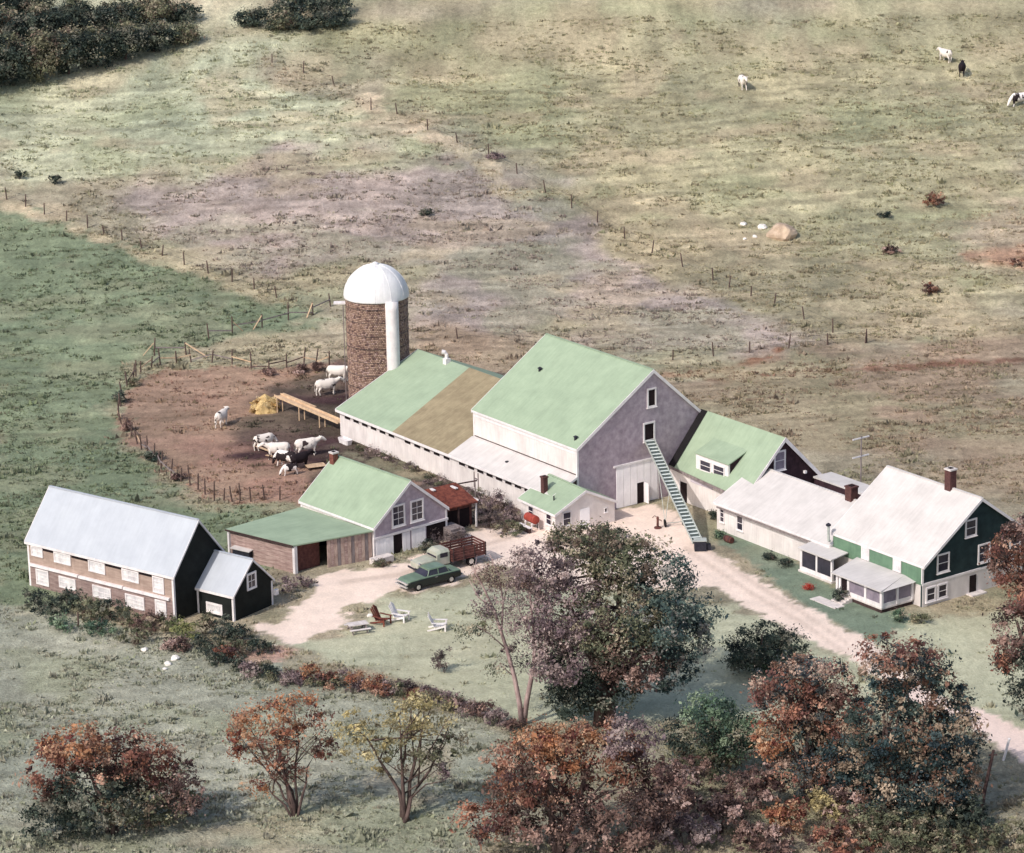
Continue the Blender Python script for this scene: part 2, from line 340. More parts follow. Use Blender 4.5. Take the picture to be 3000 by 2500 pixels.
Fg = np.stack([ii, ii + 1, ii + 1 + nx, ii + nx], 1)
LC, LA = land_colour(P2, True)
# patchy growth: paler and browner, greener drifts
pt = fbm(P2[:, 0] * 0.09, P2[:, 1] * 0.05, 21, 4); pt2 = fbm(P2[:, 0] * 0.35, P2[:, 1] * 0.22, 31, 3)
pt3 = fbm(P2[:, 0] * 0.5, P2[:, 1] * 1.0, 35, 4)
LC *= (1 + (pt - 0.47)[:, None] * np.array([0.75, 0.6, 0.55]) * LA[:, None]) * (1 + ((pt2 - 0.44) * 0.6 + (pt3 - 0.47) * 0.7)[:, None] * LA[:, None])
fld = LA * np.where(LA > 0.9, 1, 0.4)
ha = sstep(0.47, 0.6, fbm(P2[:, 0] * 0.07, P2[:, 1] * 0.09, 51, 4)) * 0.4 * fld; hb = sstep(0.5, 0.62, fbm(P2[:, 0] * 0.1, P2[:, 1] * 0.13, 61, 4)) * 0.45 * fld
LC = LC * (1 - ha[:, None]) + np.array(lin((152, 158, 120))) * ha[:, None]; LC = LC * (1 - hb[:, None]) + np.array(lin((192, 172, 142))) * hb[:, None]
stk = fbm(P2[:, 0] * 0.07 + P2[:, 1] * 0.1, P2[:, 1] * 1.1 - P2[:, 0] * 0.12, 71, 4)
LC *= 1 + ((stk - 0.46) * 0.95 * LA * sstep(12, 30, P2[:, 1]))[:, None]
LC = np.clip(np.column_stack([LC, LA]), 0.01, 0.95)
def ground_mat():
    mt, t, b = new_mat('land'); N = t.nodes; L = t.links
    a = N.new('ShaderNodeAttribute'); a.attribute_name = 'Col'
    tc = N.new('ShaderNodeTexCoord')
    def nz(sc, det, st=(1, 1, 1)):
        mp = N.new('ShaderNodeMapping'); mp.inputs['Scale'].default_value = st; L.new(tc.outputs['Object'], mp.inputs[0])
        n = N.new('ShaderNodeTexNoise'); n.inputs['Scale'].default_value = sc; n.inputs['Detail'].default_value = det; n.inputs['Roughness'].default_value = 0.7
        L.new(mp.outputs[0], n.inputs['Vector']); return n
    n1, n2 = nz(1.3, 8, (1, 0.6, 1)), nz(5.5, 5, (0.8, 0.8, 1))
    def rng(n, lo, hi):
        r = N.new('ShaderNodeMapRange'); r.inputs[1].default_value = 0.3; r.inputs[2].default_value = 0.7; r.inputs[3].default_value = lo; r.inputs[4].default_value = hi
        L.new(n.outputs[0], r.inputs[0]); return r
    r1, r2 = rng(n1, 0.66, 1.26), rng(n2, 0.66, 1.3)
    mu = N.new('ShaderNodeMath'); mu.operation = 'MULTIPLY'; L.new(r1.outputs[0], mu.inputs[0]); L.new(r2.outputs[0], mu.inputs[1])
    mx = N.new('ShaderNodeMix'); mx.data_type = 'FLOAT'; mx.inputs[2].default_value = 1.0; L.new(a.outputs['Alpha'], mx.inputs[0]); L.new(mu.outputs[0], mx.inputs[3])
    vm = N.new('ShaderNodeVectorMath'); vm.operation = 'SCALE'; L.new(a.outputs[0], vm.inputs[0]); L.new(mx.outputs[0], vm.inputs['Scale'])
    L.new(vm.outputs[0], b.inputs['Base Color']); b.inputs['Roughness'].default_value = 0.95; b.inputs['Specular IOR Level'].default_value = 0.05
    ad = N.new('ShaderNodeMath'); ad.operation = 'ADD'; L.new(n1.outputs[0], ad.inputs[0]); L.new(n2.outputs[0], ad.inputs[1])
    bp = N.new('ShaderNodeBump'); bp.inputs['Strength'].default_value = 0.9; bp.inputs['Distance'].default_value = 0.22; L.new(a.outputs['Alpha'], bp.inputs['Strength'])
    L.new(ad.outputs[0], bp.inputs['Height']); L.new(bp.outputs[0], b.inputs['Normal'])
    return mt
ground = col_mesh('ground', np.column_stack([P2, GZ]), Fg, LC, ground_mat(), smooth=True)
tag(ground, kind='structure')
# the land beyond what the camera sees, out to the horizon
fv = [(-5000, -3000, -2), (5000, -3000, -2), (5000, -130, -0.4), (-5000, -130, -0.4)]
ring = MB()
ring.add([(-6000, -4000, -3), (6000, -4000, -3), (6000, -129, -0.3), (-6000, -129, -0.3)], [(0, 1, 2, 3)])
zt = float(hz(0, 420))
ring.add([(-6000, 419, zt - 3), (6000, 419, zt - 3), (6000, 6000, zt + 60), (-6000, 6000, zt + 60)], [(0, 1, 2, 3)])
for s in (-1, 1):
    ring.add([(s * 419, -130, -0.4), (s * 6000, -130, -0.4), (s * 6000, 40, 0), (s * 419, 40, 0)], [(0, 1, 2, 3)])
    ring.add([(s * 419, 40, 0), (s * 6000, 40, 0), (s * 6000, 420, zt - 2), (s * 419, 420, zt - 2)], [(0, 1, 2, 3)])
M['far_land'] = pm('far_meadow', (150, 146, 118), (124, 126, 98), 0.02, 0.95)
tag(ring.build('far_ground', 'far_land'), kind='structure')

# ------------------------------------------------------------------ buildings
class Pl:
    """a wall plane: axis 'x' or 'y', its coordinate c, outward sign s; a runs along the wall"""
    def __init__(s, axis, c, sg): s.axis = axis; s.c = c; s.s = sg
    def box(s, mb, a0, a1, z0, z1, d0, d1):
        lo, hi = sorted((s.c + s.s * d0, s.c + s.s * d1))
        return mb.box(lo, hi, a0, a1, z0, z1) if s.axis == 'x' else mb.box(a0, a1, lo, hi, z0, z1)
def window(par, pl, a0, a1, z0, z1, fw=0.13, frame='trim', pane='glass', bars=(1, 1), name='window', sill=True):
    mb = MB()
    pl.box(mb, a0, a1, z1 - fw, z1, -0.02, 0.09); pl.box(mb, a0, a1, z0, z0 + fw, -0.02, 0.09)
    pl.box(mb, a0, a0 + fw, z0 + fw, z1 - fw, -0.02, 0.08); pl.box(mb, a1 - fw, a1, z0 + fw, z1 - fw, -0.02, 0.08)
    w_ = mb.build(name, frame, par)
    pl.box(MB(), a0 + fw, a1 - fw, z0 + fw, z1 - fw, 0.0, 0.025).build('pane', pane, w_)
    g = MB(); any_ = False
    for i in range(1, bars[0] + 1):
        a = a0 + fw + (a1 - a0 - 2 * fw) * i / (bars[0] + 1); pl.box(g, a - 0.02, a + 0.02, z0 + fw, z1 - fw, 0.0, 0.05); any_ = True
    for i in range(1, bars[1] + 1):
        z = z0 + fw + (z1 - z0 - 2 * fw) * i / (bars[1] + 1); pl.box(g, a0 + fw, a1 - fw, z - 0.025, z + 0.025, 0.0, 0.06); any_ = True
    if any_: g.build('muntin', frame, w_)
    if sill: pl.box(MB(), a0 - 0.06, a1 + 0.06, z0 - 0.07, z0, -0.02, 0.16).build('sill', frame, w_)
    return w_
def dark_slot(par, pl, a0, a1, z0, z1):
    """a low stable window: thin frame, dark pane"""
    mb = MB(); f = 0.05
    pl.box(mb, a0 - f, a1 + f, z1, z1 + f, -0.02, 0.06); pl.box(mb, a0 - f, a1 + f, z0 - f, z0, -0.02, 0.06)
    pl.box(mb, a0 - f, a0, z0, z1, -0.02, 0.06); pl.box(mb, a1, a1 + f, z0, z1, -0.02, 0.06)
    w_ = mb.build('window', 'trim', par)
    pl.box(MB(), a0, a1, z0, z1, 0.0, 0.02).build('pane', 'dark_open', w_)
def gable(par, x0, x1, yl, yr, yd, zl, zr, zd, left, right, front, back, roof_l, roof_r, oh=0.35, ohx=0.3, t=0.14, z0=-0.6, trim='trim', corner=True, rake=0.24):
    """four walls, two roof slopes, rake boards, fascias and corner boards (ridge runs along x)"""
    e = 0.18
    bx('wall', left, par, x0 + e, x1 - e, yl, yl + e, z0, zl); bx('wall', right, par, x0 + e, x1 - e, yr - e, yr, z0, zr)
    poly = [(yl, z0), (yr, z0), (yr, zr), (yd, zd), (yl, zl)]
    MB().prism(poly, 'x', x1 - e, x1).build('wall', front, par); MB().prism(poly, 'x', x0, x0 + e).build('wall', back, par)
    sl = (zd - zl) / (yd - yl); sr = (zd - zr) / (yr - yd)
    el, er = yl - oh, yr + oh; zle, zre = zl - oh * sl, zr - oh * sr; g = 0.02
    rl = MB().prism([(el, zle + g), (yd, zd + g), (yd, zd + g + t), (el, zle + g + t)], 'x', x0 - ohx, x1 + ohx).build('roof_slope', roof_l, par)
    rr = MB().prism([(yd + 0.003, zd + g), (er, zre + g), (er, zre + g + t), (yd + 0.003, zd + g + t)], 'x', x0 - ohx, x1 + ohx).build('roof_slope', roof_r, par)
    for xs, d in ((x1 + ohx + 0.003, 0.05), (x0 - ohx - 0.053, 0.05)):
        MB().prism([(el, zle + t - rake), (yd, zd + t - rake), (yd, zd + t + 0.03), (el, zle + t + 0.03)], 'x', xs, xs + d).build('rake_board', trim, par)
        MB().prism([(yd + 0.003, zd + t - rake), (er, zre + t - rake), (er, zre + t + 0.03), (yd + 0.003, zd + t + 0.03)], 'x', xs, xs + d).build('rake_board', trim, par)
    bx('fascia', trim, par, x0 - ohx, x1 + ohx, el - 0.04, el - 0.002, zle - 0.08, zle + t)
    bx('fascia', trim, par, x0 - ohx, x1 + ohx, er + 0.002, er + 0.04, zre - 0.08, zre + t)
    bx('ridge_cap', roof_l, par, x0 - ohx, x1 + ohx, yd - 0.12, yd + 0.12, zd + t - 0.02, zd + t + 0.06)
    if corner:
        for xx, yy, zz in ((x1, yl, zl), (x1, yr, zr), (x0, yl, zl), (x0, yr, zr)):
            sx = 1 if xx == x1 else -1; sy = 1 if yy == yr else -1
            mb = MB()
            xa, xb = sorted((xx + sx * 0.03, xx - sx * 0.18)); ya, yb = sorted((yy + sy * 0.03, yy + sy * 0.001)); mb.box(xa, xb, ya, yb, z0, zz - 0.1)
            xa, xb = sorted((xx + sx * 0.03, xx + sx * 0.001)); ya, yb = sorted((yy, yy - sy * 0.18)); mb.box(xa, xb, ya, yb, z0, zz - 0.1)
            mb.build('corner_board', trim, par)
    return rl, rr
def chimney(par, x, y, z0, z1, w=0.8, mat='brick', cap='concrete'):
    c = MB().box(x - w / 2, x + w / 2, y - w / 2, y + w / 2, z0, z1).build('chimney', mat, par)
    bx('cap', cap, c, x - w / 2 - 0.06, x + w / 2 + 0.06, y - w / 2 - 0.06, y + w / 2 + 0.06, z1, z1 + 0.14)
    bx('flue', 'dark_open', c, x - w / 4, x + w / 4, y - w / 4, y + w / 4, z1 + 0.14, z1 + 0.2)
    return c
BO = (8.42, 5.84, 0.0); BY = R(-54.65)
def barn_pt(u, v, z=0.0):
    return Vector((BO[0] + v * math.cos(BY) - u * math.sin(BY), BO[1] + v * math.sin(BY) + u * math.cos(BY), z))

# --- main barn
T = thing('barn', 'tall main barn with green roof and grey shingled gable above a white door', 'barn', BO, BY)
gable(T, -8.7, 8.7, -8.9, 6.35, 0.45, 7.0, 7.95, 13.2, 'white_wall', 'shingle', 'shingle', 'shingle', 'green_roof', 'green_roof', oh=0.14, ohx=0.14, rake=0.34)
bx('frieze_board', 'trim', T, -8.6, 8.6, -8.96, -8.905, 6.4, 6.75)
bx('belt_board', 'dark_wood', T, -8.5, 8.55, -8.945, -8.905, 4.36, 4.44)
fr = Pl('x', 8.7, 1)
window(T, fr, -0.3, 0.85, 9.55, 11.5, 0.17, 'trim', 'dark_open', (0, 0), name='loft_opening')
window(T, fr, -0.8, 0.65, 6.15, 8.1, 0.17, 'trim', 'dark_open', (0, 0), name='loft_door')
big = MB()
for k in range(6):
    a = -4.2 + k * 0.85; z0_ = 0.05
    if k == 3: fr.box(big, a + 0.02, a + 0.83, 2.15, 4.2, 0.02, 0.1)
    else: fr.box(big, a + 0.02, a + 0.83, z0_, 4.2, 0.02, 0.1)
big.build('sliding_door', 'white_boards', T)
fr.box(MB(), -1.65, -0.8, 0.0, 2.15, 0.005, 0.03).build('wicket_opening', 'dark_open', T)
dr = MB(); dr.box(8.8, 9.5, -0.82, -0.76, 0.05, 2.1); dr.build('wicket_door', 'white_boards', T)
fr.box(MB(), -4.5, 1.3, 4.22, 4.42, 0.01, 0.16).build('door_track', 'trim', T)
fr.box(MB(), 0.95, 1.1, 0.0, 4.2, 0.005, 0.06).build('door_post', 'trim', T)
for x, y in ((-5.0, -3.2), (7.6, -8.2)):
    zz = 7.0 + (y + 8.9) * 0.663
    MB().lathe([(0.16, zz), (0.16, zz + 0.4), (0.26, zz + 0.42), (0.05, zz + 0.55)], 10, (x, y)).build('roof_vent', 'dark_metal', T)

# --- cow stable wing with the long lean-to along the barn
T = thing('stable_wing', 'long low white stable with a row of small windows, green and brown roof', 'stable', BO, BY)
W1 = -11.6
bx('wall', 'white_wall', T, -29.5, 8.45, W1, W1 + 0.18, -0.6, 2.9)
MB().prism([(W1, -0.6), (8.5, -0.6), (8.5, 3.2), (-1.2, 7.45), (W1, 2.9)], 'x', -29.7, -29.52).build('wall', 'white_wall', T)
bx('wall', 'white_wall', T, -29.5, -8.95, 8.3, 8.5, -0.6, 3.2)
MB().prism([(W1, -0.6), (-8.92, -0.6), (-8.92, 4.2), (W1, 2.9)], 'x', 8.47, 8.65).build('wall', 'dark_wood', T)
s1 = (7.45 - 2.9) / (-1.2 - W1); ye, ze = W1 - 0.35, 2.9 - 0.35 * s1
def wing_roof(xa, xb, xra, xrb, mat, label=None):
    t = 0.15
    o = MB().hexa([(xa, ye, ze + 0.02), (xb, ye, ze + 0.02), (xrb, -1.2, 7.47), (xra, -1.2, 7.47)],
                  [(xa, ye, ze + t), (xb, ye, ze + t), (xrb, -1.2, 7.47 + t), (xra, -1.2, 7.47 + t)]).build('roof_slope', mat, T)
    if label: o['label'] = label
wing_roof(-30.0, -19.1, -30.0, -20.4, 'green_roof', 'green part of the stable roof')
wing_roof(-19.098, -8.95, -20.398, -8.95, 'brown_roof', 'bare brown part of the stable roof')
MB().prism([(-1.197, 7.47), (8.9, 3.05), (8.9, 3.2), (-1.197, 7.62)], 'x', -30.0, -8.95).build('roof_slope', 'green_roof', T)
MB().prism([(ye, ze + 0.03), (-8.93, 4.12), (-8.93, 4.26), (ye, ze + 0.17)], 'x', -8.94, 8.8).build('lean_to_roof', 'white_roof', T)
MB().prism([(ye, ze - 0.05), (-1.2, 7.35), (-1.2, 7.65), (ye, ze + 0.2)], 'x', -30.06, -30.005).build('rake_board', 'trim', T)
MB().prism([(ye, ze - 0.05), (-8.95, 4.05), (-8.95, 4.3), (ye, ze + 0.2)], 'x', 8.803, 8.85).build('rake_board', 'trim', T)
bx('fascia', 'trim', T, -30.0, 8.8, ye - 0.05, ye - 0.003, ze - 0.1, ze + 0.16)
sw = Pl('y', W1, -1)
for x0, n, p in ((-28.7, 6, 1.68), (-17.3, 5, 1.77), (-7.5, 8, 1.6)):
    for k in range(n): dark_slot(T, sw, x0 + k * p, x0 + k * p + 1.12, 2.12, 2.44)
vb = MB().box(-24.3, -23.7, -1.9, -1.3, 7.2, 7.95); vo = vb.build('ridge_ventilator', 'trim', T)
MB().tube([(-24.0, -1.6, 7.9), (-24.0, -1.6, 8.35), (-24.1, -1.75, 8.6), (-24.3, -2.0, 8.65)], [0.2, 0.2, 0.22, 0.26], 9).build('cowl', 'trim', vo)
bx('roof_hatch', 'dark_metal', T, -1.2, -0.9, -10.4, -10.1, 3.52, 3.74)
fr2 = MB(); fr2.box(-4.9, -4.8, W1 - 0.08, W1 - 0.005, 0.4, 2.0); fr2.box(-4.2, -4.1, W1 - 0.08, W1 - 0.005, 0.4, 2.0); fr2.box(-4.8, -4.2, W1 - 0.08, W1 - 0.005, 1.3, 1.4)
fr2.build('wall_bracket', 'grey_wood', T)

# --- silo
SIL = barn_pt(-4.0, -33.6); sz = float(hz(SIL.x, SIL.y)); SR = 3.36; SH = 13.3
T = thing('silo', 'round brown tile silo with a white dome behind the stable', 'silo', (SIL.x, SIL.y, 0))
MB().lathe([(SR - 0.06, -0.5), (SR - 0.06, SH)], 56).build('wall_core', pm('silo_mortar', (96, 74, 68), (74, 56, 54), 3.0, 0.9), T, True)
V, Fc, Cc = [], [], []
rng = np.random.default_rng(4); nb = 108; rh = 0.19; rows = int(SH / rh)
pal = np.array([lin((156, 128, 112)), lin((142, 114, 100)), lin((170, 142, 124)), lin((120, 94, 88)), lin((172, 144, 134)), lin((104, 82, 78))])
for r in range(rows):
    off = 0.5 * (r % 2)
    for k in range(nb):
        a0 = (k + off + 0.05) * 2 * math.pi / nb; a1 = (k + off + 0.95) * 2 * math.pi / nb
        z0 = r * rh + 0.015; z1 = (r + 1) * rh - 0.015; ro = SR + rng.normal(0, 0.002); b = len(V)
        for rr_ in (SR - 0.08, ro):
            for a, z in ((a0, z0), (a1, z0), (a1, z1), (a0, z1)): V.append((rr_ * math.cos(a), rr_ * math.sin(a), z))
        Fc += [(b + 4, b + 5, b + 6, b + 7), (b, b + 1, b + 5, b + 4), (b + 1, b + 2, b + 6, b + 5), (b + 2, b + 3, b + 7, b + 6), (b + 3, b, b + 4, b + 7)]
        c = pal[rng.choice(6, p=[0.3, 0.22, 0.18, 0.14, 0.1, 0.06])] * rng.uniform(0.9, 1.1)
        Cc += [c] * 8
o = col_mesh('tile_courses', V, Fc, Cc, M['block'], T); o['kind'] = 'stuff'
for k in range(9):
    z = 0.9 + k * 1.45; mb = MB()
    mb.tube([(math.cos(2 * math.pi * i / 48) * (SR + 0.03), math.sin(2 * math.pi * i / 48) * (SR + 0.03), z) for i in range(49)], 0.022, 5, False); mb.build('steel_hoop', 'dark_metal', T)
prof = [(SR + 0.14, SH - 0.05)] + [((SR + 0.14) * math.cos(t), SH + 3.5 * math.sin(t)) for t in np.linspace(0.02, 1.5, 14)]
MB().lathe(prof, 48).build('dome', 'dome', T, True)
rb = MB()
for k in range(12):
    a = 2 * math.pi * k / 12
    rb.tube([((SR + 0.15) * math.cos(t) * math.cos(a), (SR + 0.15) * math.cos(t) * math.sin(a), SH + 3.51 * math.sin(t)) for t in np.linspace(0.02, 1.45, 9)], 0.03, 4)
rb.build('dome_rib', 'dome', T)
MB().lathe([(0.35, SH + 3.4), (0.35, SH + 3.62), (0.1, SH + 3.75)], 12).build('dome_cap', 'dome', T)
a = R(-60); cx_, cy_ = math.cos(a), math.sin(a); ch = []
for z in np.linspace(3.0, SH + 0.05, 12):
    ch.append([(cx_ * (SR + 0.1) + 0.72 * (math.cos(t) * cx_ - math.sin(t) * cy_), cy_ * (SR + 0.1) + 0.72 * (math.cos(t) * cy_ + math.sin(t) * cx_), z) for t in np.linspace(-math.pi, math.pi, 20)[:-1]])
MB().rings(ch).build('unloading_chute', 'trim', T, True)
MB().box(-4.6, -3.3, -0.5, 0.4, SH - 0.75, SH - 0.6).build('platform', 'trim', T)
lad = MB()
for s in (-0.22, 0.22): lad.tube([(-SR - 0.22, s - 0.6, 0.3), (-SR - 0.22, s - 0.6, SH - 0.8)], 0.035, 5)
for k in range(34): lad.tube([(-SR - 0.22, -0.82, 0.6 + k * 0.36), (-SR - 0.22, -0.38, 0.6 + k * 0.36)], 0.02, 4)
lad.build('ladder', 'grey_wood', T)

# --- carriage ell with dormer
T = thing('carriage_ell', 'green roofed wing with a white dormer between the barn and the white roofs', 'building', BO, BY)
bx('wall', 'white_wall', T, 8.95, 20.95, 2.35, 2.55, -0.6, 3.3)
bx('wall', 'white_wall', T, 8.95, 20.95, 10.6, 10.8, -0.6, 3.7)
MB().prism([(2.0, -0.6), (11.0, -0.6), (11.0, 3.55), (6.5, 8.05), (2.0, 3.3)], 'x', 21.0, 21.2).build('wall', 'dark_shingle', T)
t = 0.15
MB().hexa([(8.75, 2.35, 3.1), (21.5, 1.3, 3.0), (21.5, 6.5, 8.07), (8.75, 6.5, 8.07)], [(8.75, 2.35, 3.1 + t), (21.5, 1.3, 3.0 + t), (21.5, 6.5, 8.07 + t), (8.75, 6.5, 8.07 + t)]).build('roof_slope', 'green_roof', T)
MB().prism([(6.503, 8.07), (11.4, 3.2), (11.4, 3.2 + t), (6.503, 8.07 + t)], 'x', 8.75, 21.5).build('roof_slope', 'green_roof', T)
MB().prism([(1.6, 3.05), (6.5, 7.85), (6.5, 8.25), (1.6, 3.4)], 'x', 21.503, 21.56).build('rake_board', 'trim', T)
MB().prism([(6.503, 7.75), (11.4, 2.9), (11.4, 3.4), (6.503, 8.25)], 'x', 21.503, 21.56).build('rake_board', 'trim', T)
MB().prism([(6.503, 8.0), (11.5, 3.02), (11.5, 3.12), (6.503, 8.06)], 'x', 21.2, 21.5).build('soffit', 'trim', T)
MB().hexa([(8.75, 2.27, 2.95), (21.5, 1.22, 2.85), (21.5, 1.28, 2.85), (8.75, 2.33, 2.95)], [(8.75, 2.27, 3.2), (21.5, 1.22, 3.1), (21.5, 1.28, 3.1), (8.75, 2.33, 3.2)]).build('fascia', 'grey_wood', T)
eg = Pl('x', 21.2, 1)
window(T, eg, 5.3, 6.75, 4.95, 6.95, 0.17, 'trim', 'screen', (0, 1))
el_ = Pl('y', 2.35, -1)
el_.box(MB(), 10.6, 11.6, 0.0, 2.0, 0.005, 0.03).build('doorway', 'dark_open', T)
el_.box(MB(), 10.45, 10.6, 0.0, 2.15, 0.005, 0.1).build('door_jamb', 'trim', T)
el_.box(MB(), 12.2, 15.6, 2.35, 3.0, 0.005, 0.05).build('patch_panel', pm('grey_white_panel', (206, 196, 204), (190, 180, 190), 1.0, 0.8), T)
dm = MB().prism([(12.7, 3.3), (17.65, 3.3), (17.65, 5.28), (12.7, 5.28)], 'y', 2.6, 2.8).build('dormer', 'trim', T)
MB().hexa([(12.55, 2.5, 5.3), (17.8, 2.5, 5.3), (17.8, 5.1, 6.35), (12.55, 5.1, 6.35)], [(12.55, 2.5, 5.4), (17.8, 2.5, 5.4), (17.8, 5.1, 6.45), (12.55, 5.1, 6.45)]).build('dormer_roof', 'green_roof', dm)
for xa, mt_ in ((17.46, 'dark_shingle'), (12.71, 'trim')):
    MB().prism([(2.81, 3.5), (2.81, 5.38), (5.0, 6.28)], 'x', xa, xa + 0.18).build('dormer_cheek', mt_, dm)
for k, xa in enumerate((13.35, 15.4)): window(dm, Pl('y', 2.6, -1), xa, xa + 1.7, 3.8, 4.95, 0.1, 'trim', 'glass', (0, 1), sill=False)
MB().hexa([(8.76, 2.3, 3.26), (9.75, 2.22, 3.26), (9.75, 6.45, 8.2), (8.76, 6.45, 8.2)], [(8.76, 2.3, 3.3), (9.75, 2.22, 3.3), (9.75, 6.45, 8.24), (8.76, 6.45, 8.24)]).build('shadow_strip', 'rubber', T)['label'] = 'black strip laid as barn shadow where the green roof meets the barn'  # thin black slab laid over the roof as the barn's cast shadow
bx('lamp_bracket', 'trim', T, 21.22, 21.5, 9.0, 9.25, 4.1, 4.35)

# --- white roofed kitchen addition
T = thing('kitchen_addition', 'low white addition with plain white roof between green ell and farmhouse', 'building', BO, BY)
gable(T, 19.7, 36.0, -0.5, 9.9, 4.7, 2.75, 2.75, 5.2, 'white_wall', 'white_wall', 'white_wall', 'white_wall', 'white_roof', 'white_roof', oh=0.3, ohx=0.2, corner=False)
al = Pl('y', -0.5, -1)
for xa in (22.7,):
    window(T, al, xa, xa + 0.95, 0.75, 2.25, 0.1, 'trim', 'glass', (0, 1))
window(T, al, 20.2, 20.85, 0.9, 2.4, 0.08, 'trim', 'glass', (0, 2))
bx('gutter', 'grey_wood', T, 20.2, 33.4, -0.99, -0.945, 2.36, 2.52)
bx('rear_wall', 'dark_shingle', T, 21.6, 35.0, 10.1, 12.0, -0.6, 3.5)
bx('rear_roof', 'white_roof', T, 21.56, 35.2, 9.98, 12.3, 3.5, 3.66)
chimney(T, 33.0, 4.7, 4.6, 6.45, 0.85, 'dark_brick', 'dark_brick')
# entry porch in the corner to the farmhouse
pr = MB().hexa([(33.8, -2.55, 2.2), (38.4, -2.55, 2.2), (38.4, -0.45, 2.5), (33.8, -0.45, 2.5)], [(33.8, -2.55, 2.32), (38.4, -2.55, 2.32), (38.4, -0.45, 2.6), (33.8, -0.45, 2.6)]).build('porch_roof', 'white_roof', T)
for xa in (34.0, 36.1, 38.15): bx('porch_post', 'trim', T, xa, xa + 0.2, -2.35, -2.15, 0.0, 2.25)
bx('porch_floor', 'concrete', T, 33.8, 38.4, -2.45, -0.52, -0.3, 0.18)
for xa in (34.2, 36.3):
    pn = bx('porch_panel', 'glass', T, xa, xa + 1.85, -2.28, -2.22, 0.5, 2.2); bx('panel_rail', 'trim', pn, xa, xa + 1.85, -2.33, -2.17, 0.18, 0.55)
bx('porch_side', 'white_wall', T, 33.85, 33.99, -2.3, -0.52, 0.0, 2.25)
sp = MB(); sp.tube([(36.3, -0.75, 3.2), (36.25, -0.95, 3.25), (36.25, -0.98, 4.7)], 0.13, 9); so = sp.build('stove_pipe', 'silver', T)
MB().lathe([(0.24, 4.72), (0.24, 4.85), (0.05, 4.98)], 10, (36.25, -0.98)).build('pipe_cap', 'dark_metal', so)

# --- farmhouse
T = thing('farmhouse', 'white roofed farmhouse with green upper storey and screened corner porch', 'house', BO, BY)
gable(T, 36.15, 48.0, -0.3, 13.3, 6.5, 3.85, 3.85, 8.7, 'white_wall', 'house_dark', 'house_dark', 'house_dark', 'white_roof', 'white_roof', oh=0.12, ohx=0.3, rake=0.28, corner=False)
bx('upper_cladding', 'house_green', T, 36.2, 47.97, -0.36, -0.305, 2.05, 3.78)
bx('lower_cladding', 'white_wall', T, 48.005, 48.05, -0.28, 13.28, -0.6, 2.0)
bx('belt_course', 'trim', T, 48.005, 48.1, -0.35, 13.35, 2.0, 2.2)
bx('corner_board', 'trim', T, 47.985, 48.09, -0.42, -0.2, 2.2, 3.7)
hl = Pl('y', -0.36, -1); hg = Pl('x', 48.0, 1); hg2 = Pl('x', 48.05, 1)
for xa in (40.1, 44.3): window(T, hl, xa, xa + 1.05, 2.5, 3.7, 0.12, 'trim', 'blind', (0, 0), sill=False)
window(T, hg, 1.4, 2.9, 2.75, 4.55, 0.15, 'trim', 'glass', (0, 1)); window(T, hg, 6.4, 7.9, 2.6, 4.4, 0.15, 'trim', 'glass', (0, 1)); window(T, hg, 10.3, 11.7, 2.6, 4.4, 0.15, 'trim', 'glass', (0, 1))
window(T, hg, 4.75, 6.15, 5.4, 7.05, 0.15, 'trim', 'glass', (0, 1))
window(T, hg2, 0.1, 1.3, 0.35, 1.75, 0.15, 'trim', 'glass', (0, 1)); window(T, hg2, 1.5, 2.7, 0.35, 1.75, 0.15, 'trim', 'glass', (0, 1))
hg2.box(MB(), 5.4, 6.2, -0.2, 1.7, 0.005, 0.05).build('side_door', 'dark_open', T)
bx('door_step', 'concrete', T, 48.06, 48.9, 5.0, 6.8, -0.3, 0.12)
chimney(T, 44.2, 6.5, 8.4, 10.5, 0.75, 'dark_brick', 'concrete')
# screened porch
px0, px1, py0, py1 = 41.0, 47.0, -4.2, -0.42
bx('porch_floor', 'concrete', T, px0, px1, py0, py1, 0.35, 0.5)
bx('porch_skirt', 'dark_wood', T, px0 + 0.1, px1 - 0.1, py0 + 0.1, py1, -0.4, 0.345)
MB().hexa([(px0 - 0.3, py0 - 0.35, 2.12), (px1 + 0.3, py0 - 0.35, 2.12), (px1 + 0.3, py1 + 0.05, 2.2), (px0 - 1.5, py1 + 0.05, 2.2)],
          [(px0 - 0.3, py0 - 0.35, 2.22), (px1 + 0.3, py0 - 0.35, 2.22), (px1 - 1.2, py1 + 0.05, 2.45), (px0 - 1.5, py1 + 0.05, 2.45)]).build('porch_roof', 'white_roof', T)
for xa, ya in ((px0, py0), (px0 + 0.4, py0), (px0 + 1.5, py0), (px0 + 3.75, py0), (px1 - 0.2, py0), (px1 - 0.2, -2.4), (px1 - 0.2, py1 - 0.2)):
    bx('porch_post', 'trim', T, xa, xa + 0.26, ya - 0.03, ya + 0.2, 0.5, 2.12)
for xa, xb in ((px0 + 1.7, px0 + 3.75), (px0 + 3.95, px1 - 0.2)):
    q = bx('screen_panel', 'screen', T, xa, xb, py0 + 0.07, py0 + 0.11, 0.85, 2.0); bx('panel_rail', 'trim', q, xa, xb, py0 + 0.02, py0 + 0.16, 0.5, 0.86); bx('head_rail', 'trim', q, xa, xb, py0 + 0.02, py0 + 0.16, 2.0, 2.12)
